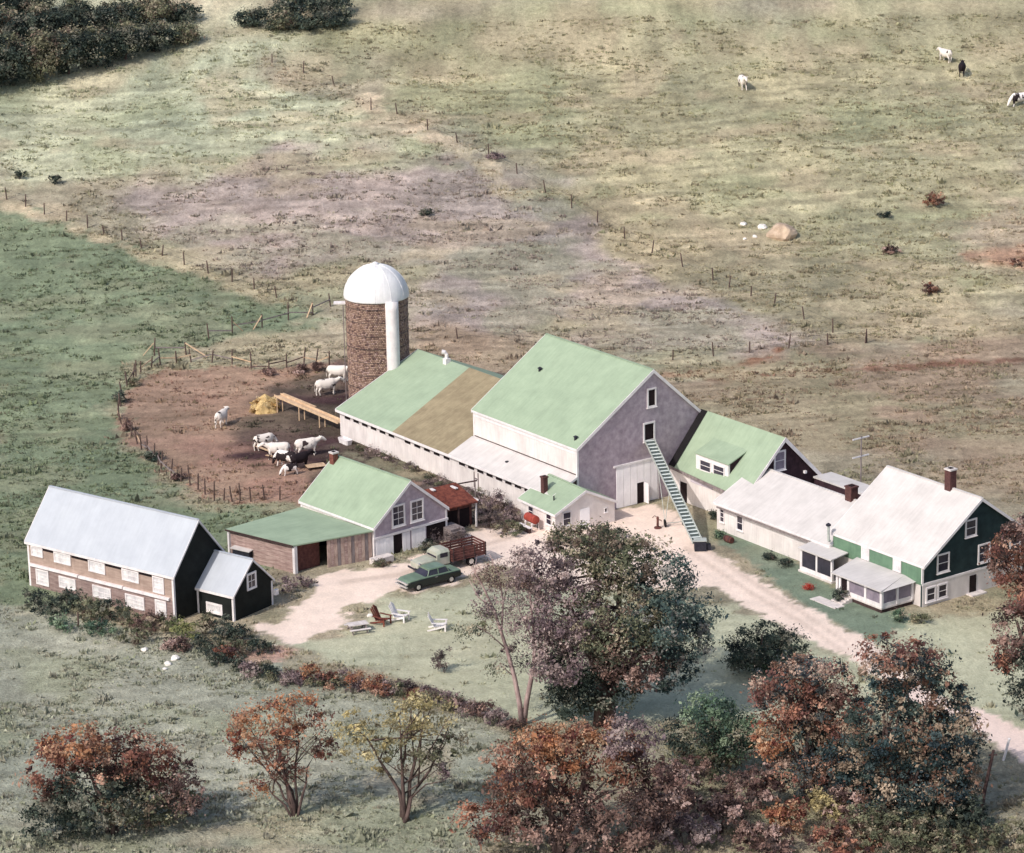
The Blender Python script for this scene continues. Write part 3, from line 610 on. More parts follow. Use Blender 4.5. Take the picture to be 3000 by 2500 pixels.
for ya, yb in ((py0 + 0.2, -2.4), (-2.2, py1 - 0.2)):
    q = bx('screen_panel', 'screen', T, px1 - 0.12, px1 - 0.08, ya, yb, 0.85, 2.0); bx('panel_rail', 'trim', q, px1 - 0.16, px1 - 0.03, ya, yb, 0.5, 0.86); bx('head_rail', 'trim', q, px1 - 0.16, px1 - 0.03, ya, yb, 2.0, 2.12)
bx('screen_door', 'dark_open', T, px0 + 0.62, px0 + 1.48, py0 + 0.07, py0 + 0.11, 0.5, 2.05)
for k in range(3): bx('step', 'concrete', T, px0 + 0.7, px0 + 2.2, py0 - 0.4 * (k + 1), py0 - 0.4 * k - 0.003, -0.3, 0.38 - 0.12 * k)
bx('walk_slab', 'concrete', T, px0 - 0.8, px0 + 2.6, py0 - 2.4, py0 - 1.25, -0.3, 0.06)

# --- milk house
MKO = (5.22, -6.9, 0); MKY = R(-57.25)
T = thing('milk_house', 'small white building with green roof and tall brick chimney before the barn', 'building', MKO, MKY)
gable(T, -3.0, 3.0, -3.45, 3.45, 0, 2.05, 2.05, 3.72, 'white_wall', 'white_wall', 'white_wall', 'white_wall', 'green_roof', 'green_roof', oh=0.2, ohx=0.22, corner=False)
chimney(T, -1.15, -1.9, 2.7, 4.4, 0.5, 'dark_brick', 'dark_brick')
MB().tube([(1.1, -2.3, 2.5), (1.1, -2.3, 3.2)], 0.07, 8).build('vent_pipe', 'dark_metal', T)
ml = Pl('y', -3.45, -1); mg = Pl('x', 3.0, 1)
window(T, ml, -1.6, -0.7, 0.75, 1.8, 0.06, 'trim', 'glass', (0, 1)); window(T, ml, 1.5, 2.4, 0.75, 1.85, 0.06, 'trim', 'glass', (0, 1))
window(T, mg, -2.6, -1.65, 0.7, 2.05, 0.06, 'trim', 'glass', (0, 1)); window(T, mg, 2.2, 2.55, 1.15, 1.6, 0.05, 'trim', 'glass', (0, 0))
mg.box(MB(), -0.6, 0.5, 0.0, 2.0, 0.004, 0.05).build('plank_door', 'white_boards', T)

# --- workshop with open shed
SHO = (-13.4, -10.3, 0); SHY = R(-49.65)
T = thing('workshop', 'workshop with green roof, grey gable with two windows and attached open shed', 'workshop', SHO, SHY)
gable(T, -5.6, 5.65, -4.42, 4.42, 0, 3.1, 3.1, 6.65, 'white_wall', 'shingle', 'shingle', 'shingle', 'green_roof', 'green_roof', oh=0.12, ohx=0.2, rake=0.3, corner=True)
sg = Pl('x', 5.65, 1)
sg.box(MB(), -4.5, 4.5, 1.9, 2.12, 0.005, 0.12).build('belt_board', 'trim', T)
for a in (-2.25, 0.0): window(T, sg, a, a + 1.6, 2.6, 4.75, 0.17, 'trim', 'glass', (1, 2))
for a0, a1 in ((-4.2, -2.15), (-1.05, -0.15), (0.05, 1.75)):
    d_ = MB(); n = max(2, round((a1 - a0) / 0.4))
    for k in range(n): sg.box(d_, a0 + (a1 - a0) * k / n + 0.01, a0 + (a1 - a0) * (k + 1) / n - 0.01, -0.1, 1.85, 0.005, 0.07)
    d_.build('plank_door', 'white_boards', T)
sg.box(MB(), -2.1, -1.1, -0.2, 1.85, 0.004, 0.03).build('doorway', 'dark_open', T)
sg.box(MB(), 1.9, 4.2, -0.2, 1.85, 0.004, 0.03).build('open_bay', 'dark_open', T)
chimney(T, -5.25, -0.55, 5.3, 7.2, 0.6, 'brick', 'concrete')
# shed roof and walls
MB().hexa([(-4.5, -14.1, 2.72), (3.85, -12.4, 2.72), (5.75, -4.5, 2.78), (-5.4, -4.5, 2.5)], [(-4.5, -14.1, 2.84), (3.85, -12.4, 2.84), (5.75, -4.5, 2.9), (-5.4, -4.5, 2.62)]).build('shed_roof', 'green_roof', T)
MB().hexa([(-4.5, -14.16, 2.66), (3.85, -12.46, 2.66), (3.85, -12.41, 2.66), (-4.5, -14.11, 2.66)], [(-4.5, -14.16, 2.82), (3.85, -12.46, 2.82), (3.85, -12.41, 2.82), (-4.5, -14.11, 2.82)]).build('shed_fascia', 'dark_wood', T)
def shed_y(x): return -13.75 + (x + 4.3) * (12.15 - 13.75) / -8.0
for k in range(8):
    z = -0.4 + k * 0.375; e_ = 0.012 * (k % 2); ya, yb = shed_y(-4.2) - e_, shed_y(3.5) - e_
    MB().hexa([(-4.2, ya, z), (3.5, yb, z), (3.5, yb + 0.07, z), (-4.2, ya + 0.07, z)], [(-4.2, ya, z + 0.35), (3.5, yb, z + 0.35), (3.5, yb + 0.07, z + 0.35), (-4.2, ya + 0.07, z + 0.35)]).build('board', 'pink_board', T)
bx('back_wall', 'pink_board', T, -5.0, -4.85, -13.4, -4.45, -0.5, 2.45)
bx('corner_post', 'trim', T, 3.5, 3.85, -12.3, -11.98, -0.3, 2.7); bx('corner_post', 'trim', T, -4.45, -4.2, -13.95, -13.7, -0.3, 2.68)
def shed_x(y): return 3.72 + (y + 12.2) * (5.4 - 3.72) / 7.7
npl = 13
for k in range(npl):
    ya = -9.0 + k * 0.345; xa = shed_x(ya)
    MB().hexa([(xa, ya + 0.012, -0.3), (xa + 0.06, ya + 0.012, -0.3), (xa + 0.125, ya + 0.33, -0.3), (xa + 0.065, ya + 0.33, -0.3)],
              [(xa, ya + 0.012, 2.66), (xa + 0.06, ya + 0.012, 2.66), (xa + 0.125, ya + 0.33, 2.66), (xa + 0.065, ya + 0.33, 2.66)]).build('plank', ('tan_board', 'pink_board', 'tan_board', 'grey_wood')[(k * 5) % 4], T)
bx('bay_back', 'dark_open', T, -1.2, -1.1, -12.2, -4.5, -0.4, 2.5)
bx('bay_door', 'brown_paint', T, 3.3, 3.38, -11.95, -9.1, -0.3, 2.6)
bx('bench', 'concrete', T, 6.4, 7.3, -5.6, -3.4, 0.0, 0.62)

# --- chicken coop and its annex
CPO = (-35.3, -25.23, 0); CPY = R(-36.45)
T = thing('hen_house', 'two storey tan hen house with pale metal roof and rows of white windows', 'hen house', CPO, CPY)
gable(T, -8.95, 8.95, -3.475, 3.475, 0, 4.3, 4.3, 8.45, 'coop_upper', 'black_wall', 'black_wall', 'black_wall', 'metal_roof', 'metal_roof', oh=0.16, ohx=0.2, rake=0.2)
cl = Pl('y', -3.475, -1)
cl.box(MB(), -8.75, 8.75, -0.5, 1.95, 0.004, 0.05).build('lower_cladding', 'coop_lower', T)
for xa, xb, dz in ((-8.7, -2.6, 0.03), (-2.5, 2.9, 0.0), (3.0, 8.5, -0.03)): cl.box(MB(), xa, xb, 1.98 + dz, 2.2 + dz, 0.004, 0.26).build('ledge_board', 'trim', T)
for xa, xb, z0, z1, bars in ((-8.5, -7.0, 3.0, 3.98, (1, 1)), (-5.6, -3.5, 2.9, 3.95, (2, 1)), (-1.3, 0.75, 2.85, 3.92, (2, 1)), (2.8, 4.85, 2.8, 3.9, (2, 1)), (6.5, 7.85, 2.35, 3.9, (0, 3))):
    window(T, cl, xa, xb, z0, z1, 0.12, 'trim', 'blind', bars, sill=False)
cl2 = Pl('y', -3.525, -1)
for xa, xb, z0, z1, bars in ((-8.0, -6.4, 0.35, 1.85, (0, 3)), (-5.1, -3.0, 0.6, 1.7, (2, 1)), (-0.9, 1.35, 0.5, 1.65, (2, 1)), (3.1, 5.4, 0.35, 1.6, (2, 2)), (6.7, 8.05, 0.25, 1.75, (0, 3))):
    window(T, cl2, xa, xb, z0, z1, 0.13, 'trim', 'blind', bars, sill=False)
vent = MB()
for xa, xb in ((-7.0, -5.7), (-3.4, -1.4), (0.8, 2.7), (4.9, 6.4)): cl.box(vent, xa, xb, 3.72, 4.06, 0.004, 0.04)
vent.build('vent_opening', 'dark_open', T)
T = thing('hen_house_annex', 'small black shed with pale roof and one white window at the hen house end', 'shed', CPO, CPY)
gable(T, 9.05, 13.3, -0.55, 4.75, 2.1, 2.4, 2.4, 4.95, 'black_wall', 'black_wall', 'black_wall', 'black_wall', 'metal_roof', 'metal_roof', oh=0.15, ohx=0.15, rake=0.18)
window(T, Pl('x', 13.3, 1), 1.3, 2.6, 2.3, 3.9, 0.2, 'trim', 'glass', (1, 1), sill=False)
window(T, Pl('y', -0.55, -1), 10.1, 12.0, 0.3, 1.3, 0.2, 'trim', 'blind', (1, 0), sill=False)
bx('meter_box', 'trim', T, 13.34, 13.6, 4.8, 5.25, 0.9, 1.4)

# ------------------------------------------------------------------ trees and shrubs
PAL = {
    'orange': [(172, 118, 84), (186, 134, 98), (148, 96, 74), (166, 126, 102), (126, 84, 72), (124, 72, 64), (196, 158, 126)],
    'rust': [(154, 104, 84), (130, 86, 74), (174, 126, 102), (112, 76, 70), (190, 150, 128), (96, 78, 70), (84, 62, 62)],
    'yellow': [(184, 168, 118), (166, 152, 108), (198, 184, 140), (140, 132, 98), (156, 142, 104), (126, 116, 90)],
    'olive': [(120, 122, 94), (98, 102, 80), (144, 140, 112), (82, 86, 72), (164, 152, 128), (112, 96, 84)],
    'dark': [(66, 78, 70), (54, 66, 62), (82, 92, 80), (98, 104, 90), (46, 56, 54), (126, 124, 110)],
    'green': [(92, 116, 92), (112, 134, 106), (76, 98, 82), (138, 154, 126), (64, 84, 74)],
    'mauve': [(142, 122, 122), (118, 100, 104), (166, 146, 142), (100, 86, 90), (184, 164, 158)],
    'brown': [(112, 86, 80), (136, 108, 98), (90, 70, 68), (160, 130, 118), (182, 154, 144), (78, 66, 64)],
    'bush': [(104, 92, 90), (86, 76, 78), (126, 110, 106)],
    'ygreen': [(136, 140, 92), (158, 156, 104), (116, 124, 84)],
    'teal': [(74, 94, 90), (60, 78, 78), (94, 112, 104), (50, 64, 68), (124, 136, 124), (150, 146, 138)],
    'maple': [(160, 112, 92), (138, 96, 84), (180, 140, 118), (78, 82, 82), (64, 72, 76), (118, 82, 76), (188, 160, 142)],
    'shade': [(58, 76, 78), (46, 60, 66), (78, 94, 94), (152, 132, 112), (176, 156, 134), (132, 100, 84), (70, 84, 78)],
}
def leaves(ells, leaf, dens, rng, clump=0.55, surf=0.5):
    leaf *= 0.4; dens *= 3.7
    """ells: list of (centre, radii, palette); returns arrays of leaf quads gathered in clumps"""
    Vs, Cs = [], []
    for c, r, pal in ells:
        c = np.array(c); r = np.array(r); area = 4 * math.pi * ((r[0] * r[1]) ** 1.6 / 3 + (r[0] * r[2]) ** 1.6 / 3 + (r[1] * r[2]) ** 1.6 / 3) ** (1 / 1.6)
        ncl = max(6, int(area * dens / 44)); P = np.array([lin(p) for p in PAL[pal]])
        d = rng.normal(size=(ncl, 3)); d /= np.linalg.norm(d, axis=1)[:, None]
        cc = c + d * r * (rng.uniform(surf ** 3, 1.0, (ncl, 1)) ** (1 / 3))
        base = P[rng.integers(0, len(P), ncl)] * rng.uniform(0.72, 1.3, (ncl, 1))
        n = (rng.gamma(1.8, 22, ncl) + 6).astype(int); idx = np.repeat(np.arange(ncl), n); k = len(idx)
        cr_ = clump * rng.uniform(0.35, 1.45, ncl)
        pos = cc[idx] + rng.normal(size=(k, 3)) * cr_[idx][:, None] * np.array([1, 1, 0.7]) * 0.6
        nrm = (pos - c) / r + rng.normal(size=(k, 3)) * 0.9 + np.array([0, 0, 0.5]); nrm /= np.linalg.norm(nrm, axis=1)[:, None]
        t = np.cross(nrm, rng.normal(size=(k, 3))); t /= np.linalg.norm(t, axis=1)[:, None]; b = np.cross(nrm, t)
        s = leaf * (0.5 + rng.gamma(2.0, 0.27, (k, 1)))
        Q = np.stack([pos - t * s, pos + b * s * 0.55, pos + t * s, pos - b * s * 0.55], 1)
        Vs.append(Q.reshape(-1, 3)); cl = base[idx] * rng.uniform(0.8, 1.2, (k, 1)); Cs.append(np.repeat(cl, 4, axis=0))
    V = np.concatenate(Vs); C = np.concatenate(Cs); F = np.arange(len(V)).reshape(-1, 4)
    return V, F, C
def px_ells(base, bpx, ells, flat=0.9):
    """crown lobes given in the picture's pixels at the tree's own distance -> metres about its base"""
    s = pxm(base); out = []
    for i, e in enumerate(ells):
        cx, cy, rx, ry, pal = e[:5]; dy = e[5] if len(e) > 5 else ((i * 37) % 7 - 3) / 3 * 0.35 * rx / s
        out.append((((cx - bpx[0]) / s, dy, (bpx[1] - cy) / s / 0.96), (rx / s, rx / s * flat, ry / s), pal))
    return out
def tree(name, label, cat, bpx, ells, leaf=0.26, dens=10, stems=1, r0=0.28, bark='bark', seed=1, group=None, clump=0.55, surf=0.5, paths=None, twigs=10):
    rng = np.random.default_rng(seed); base = at(*bpx); s = pxm(base)
    T = thing(name, label, cat, base, 0, group)
    E_ = px_ells(base, bpx, ells)
    V, F, C = leaves(E_, leaf, dens, rng, clump, surf)
    keep = V.reshape(-1, 4, 3)[:, :, 2].min(1) > 0.02
    V = V.reshape(-1, 4, 3)[keep].reshape(-1, 3); C = C.reshape(-1, 4, 3)[keep].reshape(-1, 3); F = np.arange(len(V)).reshape(-1, 4)
    col_mesh('crown', V, F, C, M['leaf'], T)
    tr = MB()
    if paths:
        for pts, ra, rb_ in paths:
            P = [(((x - bpx[0]) / s), dy, (bpx[1] - y) / s / 0.96) for x, y, dy in pts]
            tr.tube(P, list(np.linspace(ra, rb_, len(P))), 7)
    order = sorted(range(len(E_)), key=lambda i: -E_[i][1][0]); tips = []
    for k in range(stems):
        c, r, _ = E_[order[k % len(E_)]]
        j = rng.normal(0, 0.3, 3); top = Vector((c[0] + r[0] * 0.3 * j[0], c[1] + r[1] * 0.3 * j[1], c[2] + r[2] * 0.35))
        sx = rng.normal(0, r0 * 0.9, 2) if stems > 1 else (0, 0)
        b0 = Vector((sx[0], sx[1], -0.3)); pts = []
        for q in np.linspace(0, 1, 7):
            bend = Vector((b0.x + (top.x - b0.x) * q ** 1.35, b0.y + (top.y - b0.y) * q ** 1.35, b0.z + (top.z - b0.z) * q))
            if 0 < q < 1: bend += Vector(rng.normal(0, 0.12, 3))
            pts.append(bend)
        tr.tube(pts, list(np.linspace(r0, r0 * 0.22, 7)), 7); tips.append(pts)
    for k in range(twigs):
        if not tips: break
        pts = tips[k % len(tips)]; st = pts[int(rng.integers(2, 6))]; c, r, _ = E_[int(rng.integers(0, len(E_)))]
        d = rng.normal(size=3); d /= np.linalg.norm(d); e = Vector((c[0] + r[0] * 0.7 * d[0], c[1] + r[1] * 0.7 * d[1], c[2] + r[2] * 0.7 * d[2]))
        if e.z < st.z * 0.6: e.z = st.z
        mid = (st + e) / 2 + Vector((0, 0, 0.25)) + Vector(rng.normal(0, 0.15, 3))
        tr.tube([st, mid, e], [r0 * 0.4, r0 * 0.25, 0.025], 5)
    tr.build('trunk', bark, T, True)
    return T
def shrub(name, label, bpx, rpx, hpx, pal, seed, group=None, leaf=0.2, dens=14, cat='shrub'):
    x, y = bpx; rn = random.Random(seed)
    e = [(x, y - hpx * 0.5, rpx * 0.8, hpx * 0.5, pal)]
    for k in range(3): e.append((x + rn.uniform(-0.6, 0.6) * rpx, y - hpx * rn.uniform(0.35, 0.75), rpx * rn.uniform(0.35, 0.55), hpx * rn.uniform(0.22, 0.4), pal))
    return tree(name, label, cat, bpx, e, leaf, dens, 2, 0.05, 'bark', seed, group, 0.3, 0.3, twigs=3)

tree('maple_tree', 'big dense dark leafy tree hiding the middle of the driveway', 'tree', (1770, 2120), [
    (1729, 1605, 125, 60, 'olive', 1.5), (1600, 1660, 115, 75, 'mauve', 0.5), (1836, 1648, 130, 80, 'olive', 1.0), (1943, 1707, 100, 78, 'teal', 1.0), (2035, 1795, 82, 60, 'teal', 0),
    (1986, 1857, 100, 85, 'teal', -1.0), (1793, 1793, 155, 110, 'olive', -2.0), (1664, 1775, 125, 110, 'mauve', -1.0), (1857, 1900, 125, 90, 'brown', -1.5), (1690, 1943, 120, 85, 'dark', 0.5),
    (1771, 1996, 115, 70, 'dark', -0.5), (1964, 1950, 75, 65, 'teal', -0.5), (1690, 2035, 105, 60, 'dark', 0), (1640, 1880, 90, 80, 'mauve', -2.5), (1930, 1800, 110, 90, 'teal', -2.5)], 0.27, 15, 4, 0.5, seed=11, clump=0.62, surf=0.55, twigs=22)
tree('elm_tree', 'slender pale trunked tree with thin foliage beside the big dark tree', 'tree', (1527, 2125), [
    (1407, 1820, 70, 40, 'olive', 0), (1384, 1850, 45, 22, 'dark', 0), (1450, 1955, 28, 18, 'olive', 0), (1493, 1730, 75, 75, 'mauve', 0.3), (1536, 1840, 50, 80, 'mauve', -0.3), (1580, 1770, 60, 65, 'mauve', 0),
    (1445, 1680, 60, 50, 'brown', 0), (1560, 1690, 50, 50, 'brown', 0), (1470, 1800, 80, 60, 'mauve', 0.6), (1430, 1745, 60, 50, 'mauve', 0.5), (1525, 1930, 50, 60, 'bush', 0.6), (1620, 1850, 60, 60, 'mauve', -.4)], 0.18, 8, 0, 0.2, 'bark_pale', 12, None, 0.55, 0.2, paths=[
    ([(1530, 2135, 0), (1524, 2060, -.1), (1510, 1980, 0), (1490, 1900, .2), (1475, 1850, .2), (1455, 1780, .1), (1420, 1700, 0), (1393, 1650, 0)], 0.24, 0.05),
    ([(1532, 2135, 0.2), (1545, 2050, 0), (1566, 1950, -.2), (1572, 1880, -.3), (1565, 1800, -.2), (1556, 1690, 0)], 0.26, 0.06),
    ([(1566, 1950, -.2), (1600, 1880, -.4), (1612, 1800, -.5), (1646, 1715, -.4)], 0.15, 0.04), ([(1600, 1880, -.4), (1660, 1852, -.8), (1700, 1862, -1), (1745, 1895, -1.2)], 0.1, 0.03),
    ([(1475, 1850, .2), (1482, 1760, .4), (1470, 1680, .5), (1445, 1620, .5)], 0.1, 0.03), ([(1455, 1780, .1), (1410, 1740, 0), (1385, 1690, 0)], 0.07, 0.02), ([(1490, 1900, .2), (1440, 1850, 0), (1405, 1825, 0)], 0.07, 0.02),
    ([(1572, 1880, -.3), (1530, 1790, .1), (1515, 1690, .2)], 0.08, 0.02), ([(1612, 1800, -.5), (1590, 1730, -.3), (1600, 1660, 0)], 0.07, 0.02), ([(1670, 1853, -.9), (1676, 1880, -1), (1674, 1905, -1)], 0.05, 0.02), ([(1420, 1700, 0), (1400, 1670, 0.2), (1410, 1620, .3)], 0.05, 0.015), ([(1482, 1760, .4), (1500, 1700, .3), (1495, 1640, .3)], 0.06, 0.015), ([(1560, 1740, 0), (1575, 1690, -.2), (1570, 1630, 0)], 0.05, 0.015), ([(1640, 1720, -.4), (1670, 1690, -.6), (1690, 1650, -.7)], 0.05, 0.015), ([(1510, 1980, 0), (1470, 1940, -.2), (1448, 1950, -.2)], 0.05, 0.015), ([(1700, 1862, -1), (1730, 1835, -1.3), (1765, 1830, -1.4)], 0.05, 0.015)])
tree('orange_tree', 'small many stemmed tree with orange autumn leaves in the front field', 'tree', (862, 2392), [
    (786, 2095, 125, 70, 'orange'), (885, 2075, 80, 75, 'orange'), (720, 2120, 70, 45, 'orange'), (743, 2205, 55, 28, 'orange'), (840, 2247, 60, 42, 'rust'), (765, 2295, 42, 22, 'orange'), (945, 2190, 48, 50, 'rust'), (960, 2110, 35, 60, 'rust'), (815, 2160, 90, 50, 'rust')],
    0.24, 7, 8, 0.13, 'bark', 13, None, 0.5, 0.35, twigs=20)
tree('yellow_tree', 'small forked tree with yellow green leaves right of the orange tree', 'tree', (1190, 2400), [
    (1051, 2125, 75, 62, 'yellow'), (1183, 2111, 110, 72, 'yellow'), (1279, 2089, 78, 58, 'yellow'), (1311, 2203, 68, 55, 'olive'), (1119, 2235, 45, 32, 'yellow'), (1197, 2190, 90, 60, 'olive'), (1238, 2034, 50, 30, 'yellow'), (1300, 2265, 35, 40, 'mauve'), (1060, 2190, 50, 30, 'yellow')],
    0.24, 7.5, 5, 0.19, 'bark', 14, None, 0.5, 0.35, twigs=18)
tree('orange_thicket', 'wide orange leaved thicket in the lower left corner', 'tree', (330, 2440), [
    (238, 2155, 115, 48, 'orange'), (357, 2200, 130, 70, 'rust'), (160, 2250, 75, 100, 'rust'), (452, 2250, 90, 78, 'rust'), (548, 2300, 78, 78, 'brown'), (286, 2320, 160, 95, 'dark'), (430, 2360, 150, 70, 'olive'), (180, 2390, 110, 70, 'dark')],
    0.27, 13, 4, 0.2, seed=15, twigs=10)
tree('rusty_tree', 'broad rust coloured tree at the bottom edge below the pale trunks', 'tree', (1650, 2510), [
    (1563, 2150, 75, 48, 'orange'), (1654, 2165, 110, 72, 'orange'), (1560, 2260, 150, 105, 'rust'), (1760, 2235, 140, 105, 'rust'), (1850, 2150, 85, 75, 'mauve'), (1430, 2390, 105, 48, 'rust'), (1600, 2390, 160, 80, 'brown'), (1800, 2380, 160, 85, 'brown'), (1940, 2300, 100, 90, 'brown')],
    0.27, 13, 4, 0.35, seed=16, twigs=14)
tree('green_bush', 'pale green leafy bush between the rusty tree and the orange maple', 'shrub', (2080, 2285), [
    (2083, 2070, 95, 58, 'green'), (2025, 2145, 90, 68, 'dark'), (2140, 2145, 92, 80, 'green'), (2070, 2220, 120, 60, 'olive')], 0.25, 14, 3, 0.15, seed=17)
tree('round_bush', 'round dark green bush beside the driveway in the lawn', 'shrub', (2240, 1972), [
    (2222, 1880, 100, 72, 'dark'), (2309, 1885, 60, 52, 'dark'), (2172, 1925, 48, 42, 'dark'), (2260, 1925, 90, 42, 'green')], 0.22, 20, 3, 0.15, seed=18, clump=0.45)
tree('autumn_maple', 'orange brown maple in front of the driveway', 'tree', (2375, 2345), [
    (2345, 1951, 100, 55, 'maple'), (2262, 1993, 75, 58, 'maple'), (2424, 1993, 92, 60, 'maple'), (2319, 2067, 110, 70, 'maple'), (2455, 2067, 92, 78, 'maple'), (2262, 2150, 72, 70, 'orange'), (2371, 2171, 115, 80, 'shade'), (2330, 2240, 90, 60, 'maple'), (2440, 2160, 90, 80, 'shade', 1.0), (2390, 2080, 100, 70, 'maple', 1.5), (2450, 2260, 80, 60, 'brown', 0)],
    0.26, 13, 3, 0.3, seed=19, twigs=14)
tree('shade_tree', 'large dark tree with tan tipped leaves at the right below the house', 'tree', (2630, 2395), [
    (2607, 1890, 118, 46, 'maple'), (2690, 1940, 92, 55, 'shade'), (2660, 2035, 110, 56, 'shade'), (2770, 2070, 80, 68, 'shade'), (2581, 2110, 130, 95, 'shade'), (2740, 2165, 140, 90, 'shade'), (2525, 2215, 118, 88, 'shade'), (2690, 2260, 150, 80, 'shade'), (2800, 2250, 70, 60, 'shade'), (2600, 2190, 70, 50, 'shade'), (2640, 1985, 120, 60, 'shade', 1.5), (2800, 2150, 80, 90, 'shade', 0.5), (2560, 2300, 130, 70, 'shade', 0), (2750, 2320, 120, 60, 'shade', 0.5)],
    0.27, 13, 4, 0.38, seed=20, twigs=16)
tree('edge_maple', 'rust coloured tree at the right edge beside the farmhouse gable', 'tree', (3010, 1800), [
    (2960, 1590, 65, 70, 'rust'), (3010, 1560, 80, 70, 'brown'), (2985, 1690, 85, 60, 'rust'), (2925, 1640, 40, 45, 'brown'), (3060, 1650, 80, 80, 'rust')], 0.26, 13, 3, 0.3, seed=21)
tree('edge_tree', 'brown and dark green tree at the right edge below the farmhouse', 'tree', (3040, 2120), [
    (2960, 1830, 70, 75, 'brown'), (3000, 1760, 60, 40, 'rust'), (2935, 1920, 48, 45, 'rust'), (2995, 1960, 75, 90, 'dark'), (3050, 1900, 90, 90, 'dark'), (3000, 2040, 60, 40, 'dark')], 0.26, 13, 3, 0.3, seed=22)
for i, (n, lab, b, r, h, p) in enumerate([
    ('orange_shrub', 'bright orange shrub at the bottom edge below the autumn maple', (2303, 2440), 80, 110, 'orange'), ('brown_shrub', 'dark brown shrub at the bottom edge below the green bush', (2120, 2430), 110, 120, 'brown'),
    ('mauve_shrub', 'grey mauve shrub at the bottom edge left of the orange shrub', (2000, 2480), 120, 110, 'mauve'), ('yellow_shrub', 'pale yellow shrub at the bottom edge below the large dark tree', (2440, 2400), 95, 90, 'yellow'),
    ('olive_shrub', 'wide grey green shrub at the bottom edge right of the orange shrub', (2640, 2490), 190, 120, 'olive'), ('dark_shrub', 'dark shrub around the leaning pole in the lower right corner', (2845, 2440), 75, 120, 'dark'),
    ('low_shrub', 'low rusty shrub at the very bottom right of centre', (2470, 2500), 130, 90, 'rust'), ('corner_shrub', 'pale green shrub in the lower right corner', (2960, 2490), 100, 90, 'olive'),
    ('umber_shrub', 'wide umber shrub filling the gap left of the autumn maple trunk', (2190, 2370), 130, 130, 'brown'), ('russet_shrub', 'russet shrub under the right side of the autumn maple', (2500, 2420), 110, 120, 'brown'), ('shade_shrub', 'dark green shrub under the large dark tree at its left', (2700, 2440), 140, 110, 'dark'), ('thicket_shrub', 'tall brown thicket between the green bush and the rusty tree', (1990, 2360), 110, 150, 'brown'), ('teal_shrub', 'blue green shrub between the autumn maple and the large dark tree', (2500, 2330), 100, 150, 'teal'), ('bank_shrub', 'dark blue green shrub under the right side of the large dark tree', (2790, 2380), 110, 140, 'teal'), ('fawn_shrub', 'fawn coloured shrub at the bottom edge right of the rusty tree', (2240, 2500), 120, 90, 'brown'), ('grey_shrub', 'grey olive shrub at the bottom edge under the bank shrub', (2790, 2500), 120, 80, 'olive'),
    ('plum_shrub', 'plum brown shrub under the right flank of the rusty tree', (1930, 2440), 130, 140, 'brown')]):
    shrub(n, lab, b, r, h, p, 60 + i, 'shrubs along the bottom edge', 0.24)
shrub('lawn_bush', 'small round dark bush standing alone on the lawn', (1303, 1968), 38, 78, 'bush', 31, None, 0.14, 16)
for i, (x, y, r, h, p) in enumerate([(112, 1775, 45, 62, 'dark'), (165, 1790, 48, 60, 'dark'), (220, 1782, 50, 78, 'dark'), (272, 1806, 50, 70, 'olive'), (325, 1806, 48, 66, 'dark'), (378, 1822, 48, 60, 'olive'), (434, 1836, 46, 54, 'brown'), (486, 1836, 44, 52, 'olive'),
                                     (545, 1858, 48, 56, 'ygreen'), (602, 1850, 46, 60, 'olive'), (655, 1858, 46, 66, 'dark'), (704, 1866, 40, 55, 'dark'), (690, 1900, 48, 46, 'olive'), (612, 1898, 50, 50, 'dark'), (522, 1892, 52, 44, 'brown'), (400, 1868, 52, 46, 'olive'), (290, 1846, 54, 44, 'green'), (185, 1830, 54, 40, 'green'), (762, 1905, 40, 45, 'dark'), (660, 1920, 42, 44, 'rust')]):
    shrub('hedge_shrub', ORD[i] + ' shrub from the left right under the hen house wall' if i < 12 else ORD[(17, 16, 15, 14, 13, 12).index(i)] + ' shrub from the left in the outer row below the hen house' if i < 18 else 'dark shrub at the right end of the hen house shrubs' if i == 18 else 'rust coloured shrub below the hen house annex', (x, y + 12), r * 1.2, h * 1.05, p, 100 + i, 'shrubs in front of the hen house', 0.2, 13)
HR = [(640, 1945, 36, 40, 'dark'), (735, 1985, 36, 42, 'mauve'), (790, 1985, 34, 40, 'dark'), (850, 2005, 34, 40, 'mauve'), (905, 2000, 40, 50, 'orange'), (955, 2015, 40, 48, 'rust'), (1008, 2005, 34, 40, 'mauve'), (1050, 2020, 40, 55, 'orange'), (1098, 2028, 42, 50, 'orange'), (1145, 2035, 36, 40, 'mauve'),
                                     (1195, 2030, 36, 36, 'bush'), (1245, 2050, 40, 40, 'mauve'), (1300, 2062, 42, 40, 'mauve'), (1352, 2085, 44, 42, 'brown'), (1405, 2100, 46, 44, 'brown'), (1458, 2120, 44, 40, 'mauve'), (1498, 2140, 36, 34, 'brown')]
HR += [(700, 1962, 38, 40, 'dark'), (765, 1975, 36, 36, 'olive'), (822, 1996, 36, 36, 'olive'), (880, 2004, 34, 36, 'mauve'), (930, 2012, 34, 34, 'olive'), (982, 2014, 36, 36, 'olive'), (1030, 2024, 34, 34, 'mauve'), (1122, 2040, 36, 36, 'rust'), (1170, 2040, 36, 38, 'olive'), (1222, 2048, 36, 34, 'rust'), (1275, 2064, 38, 36, 'olive'), (1328, 2080, 40, 38, 'olive'), (1380, 2100, 42, 40, 'mauve')]
HR.sort()
for i, (x, y, r, h, p) in enumerate(HR):
    shrub('hedgerow_shrub', {'orange': 'orange', 'mauve': 'grey mauve', 'brown': 'brown', 'rust': 'rusty', 'olive': 'olive'}.get(p, 'dark') + ' shrub, ' + ORD[i] + ' from the left in the hedgerow along the lawn', (x, y), r * 1.15, h * 1.1, p, 140 + i, 'hedgerow shrubs along the lawn', 0.18, 12)
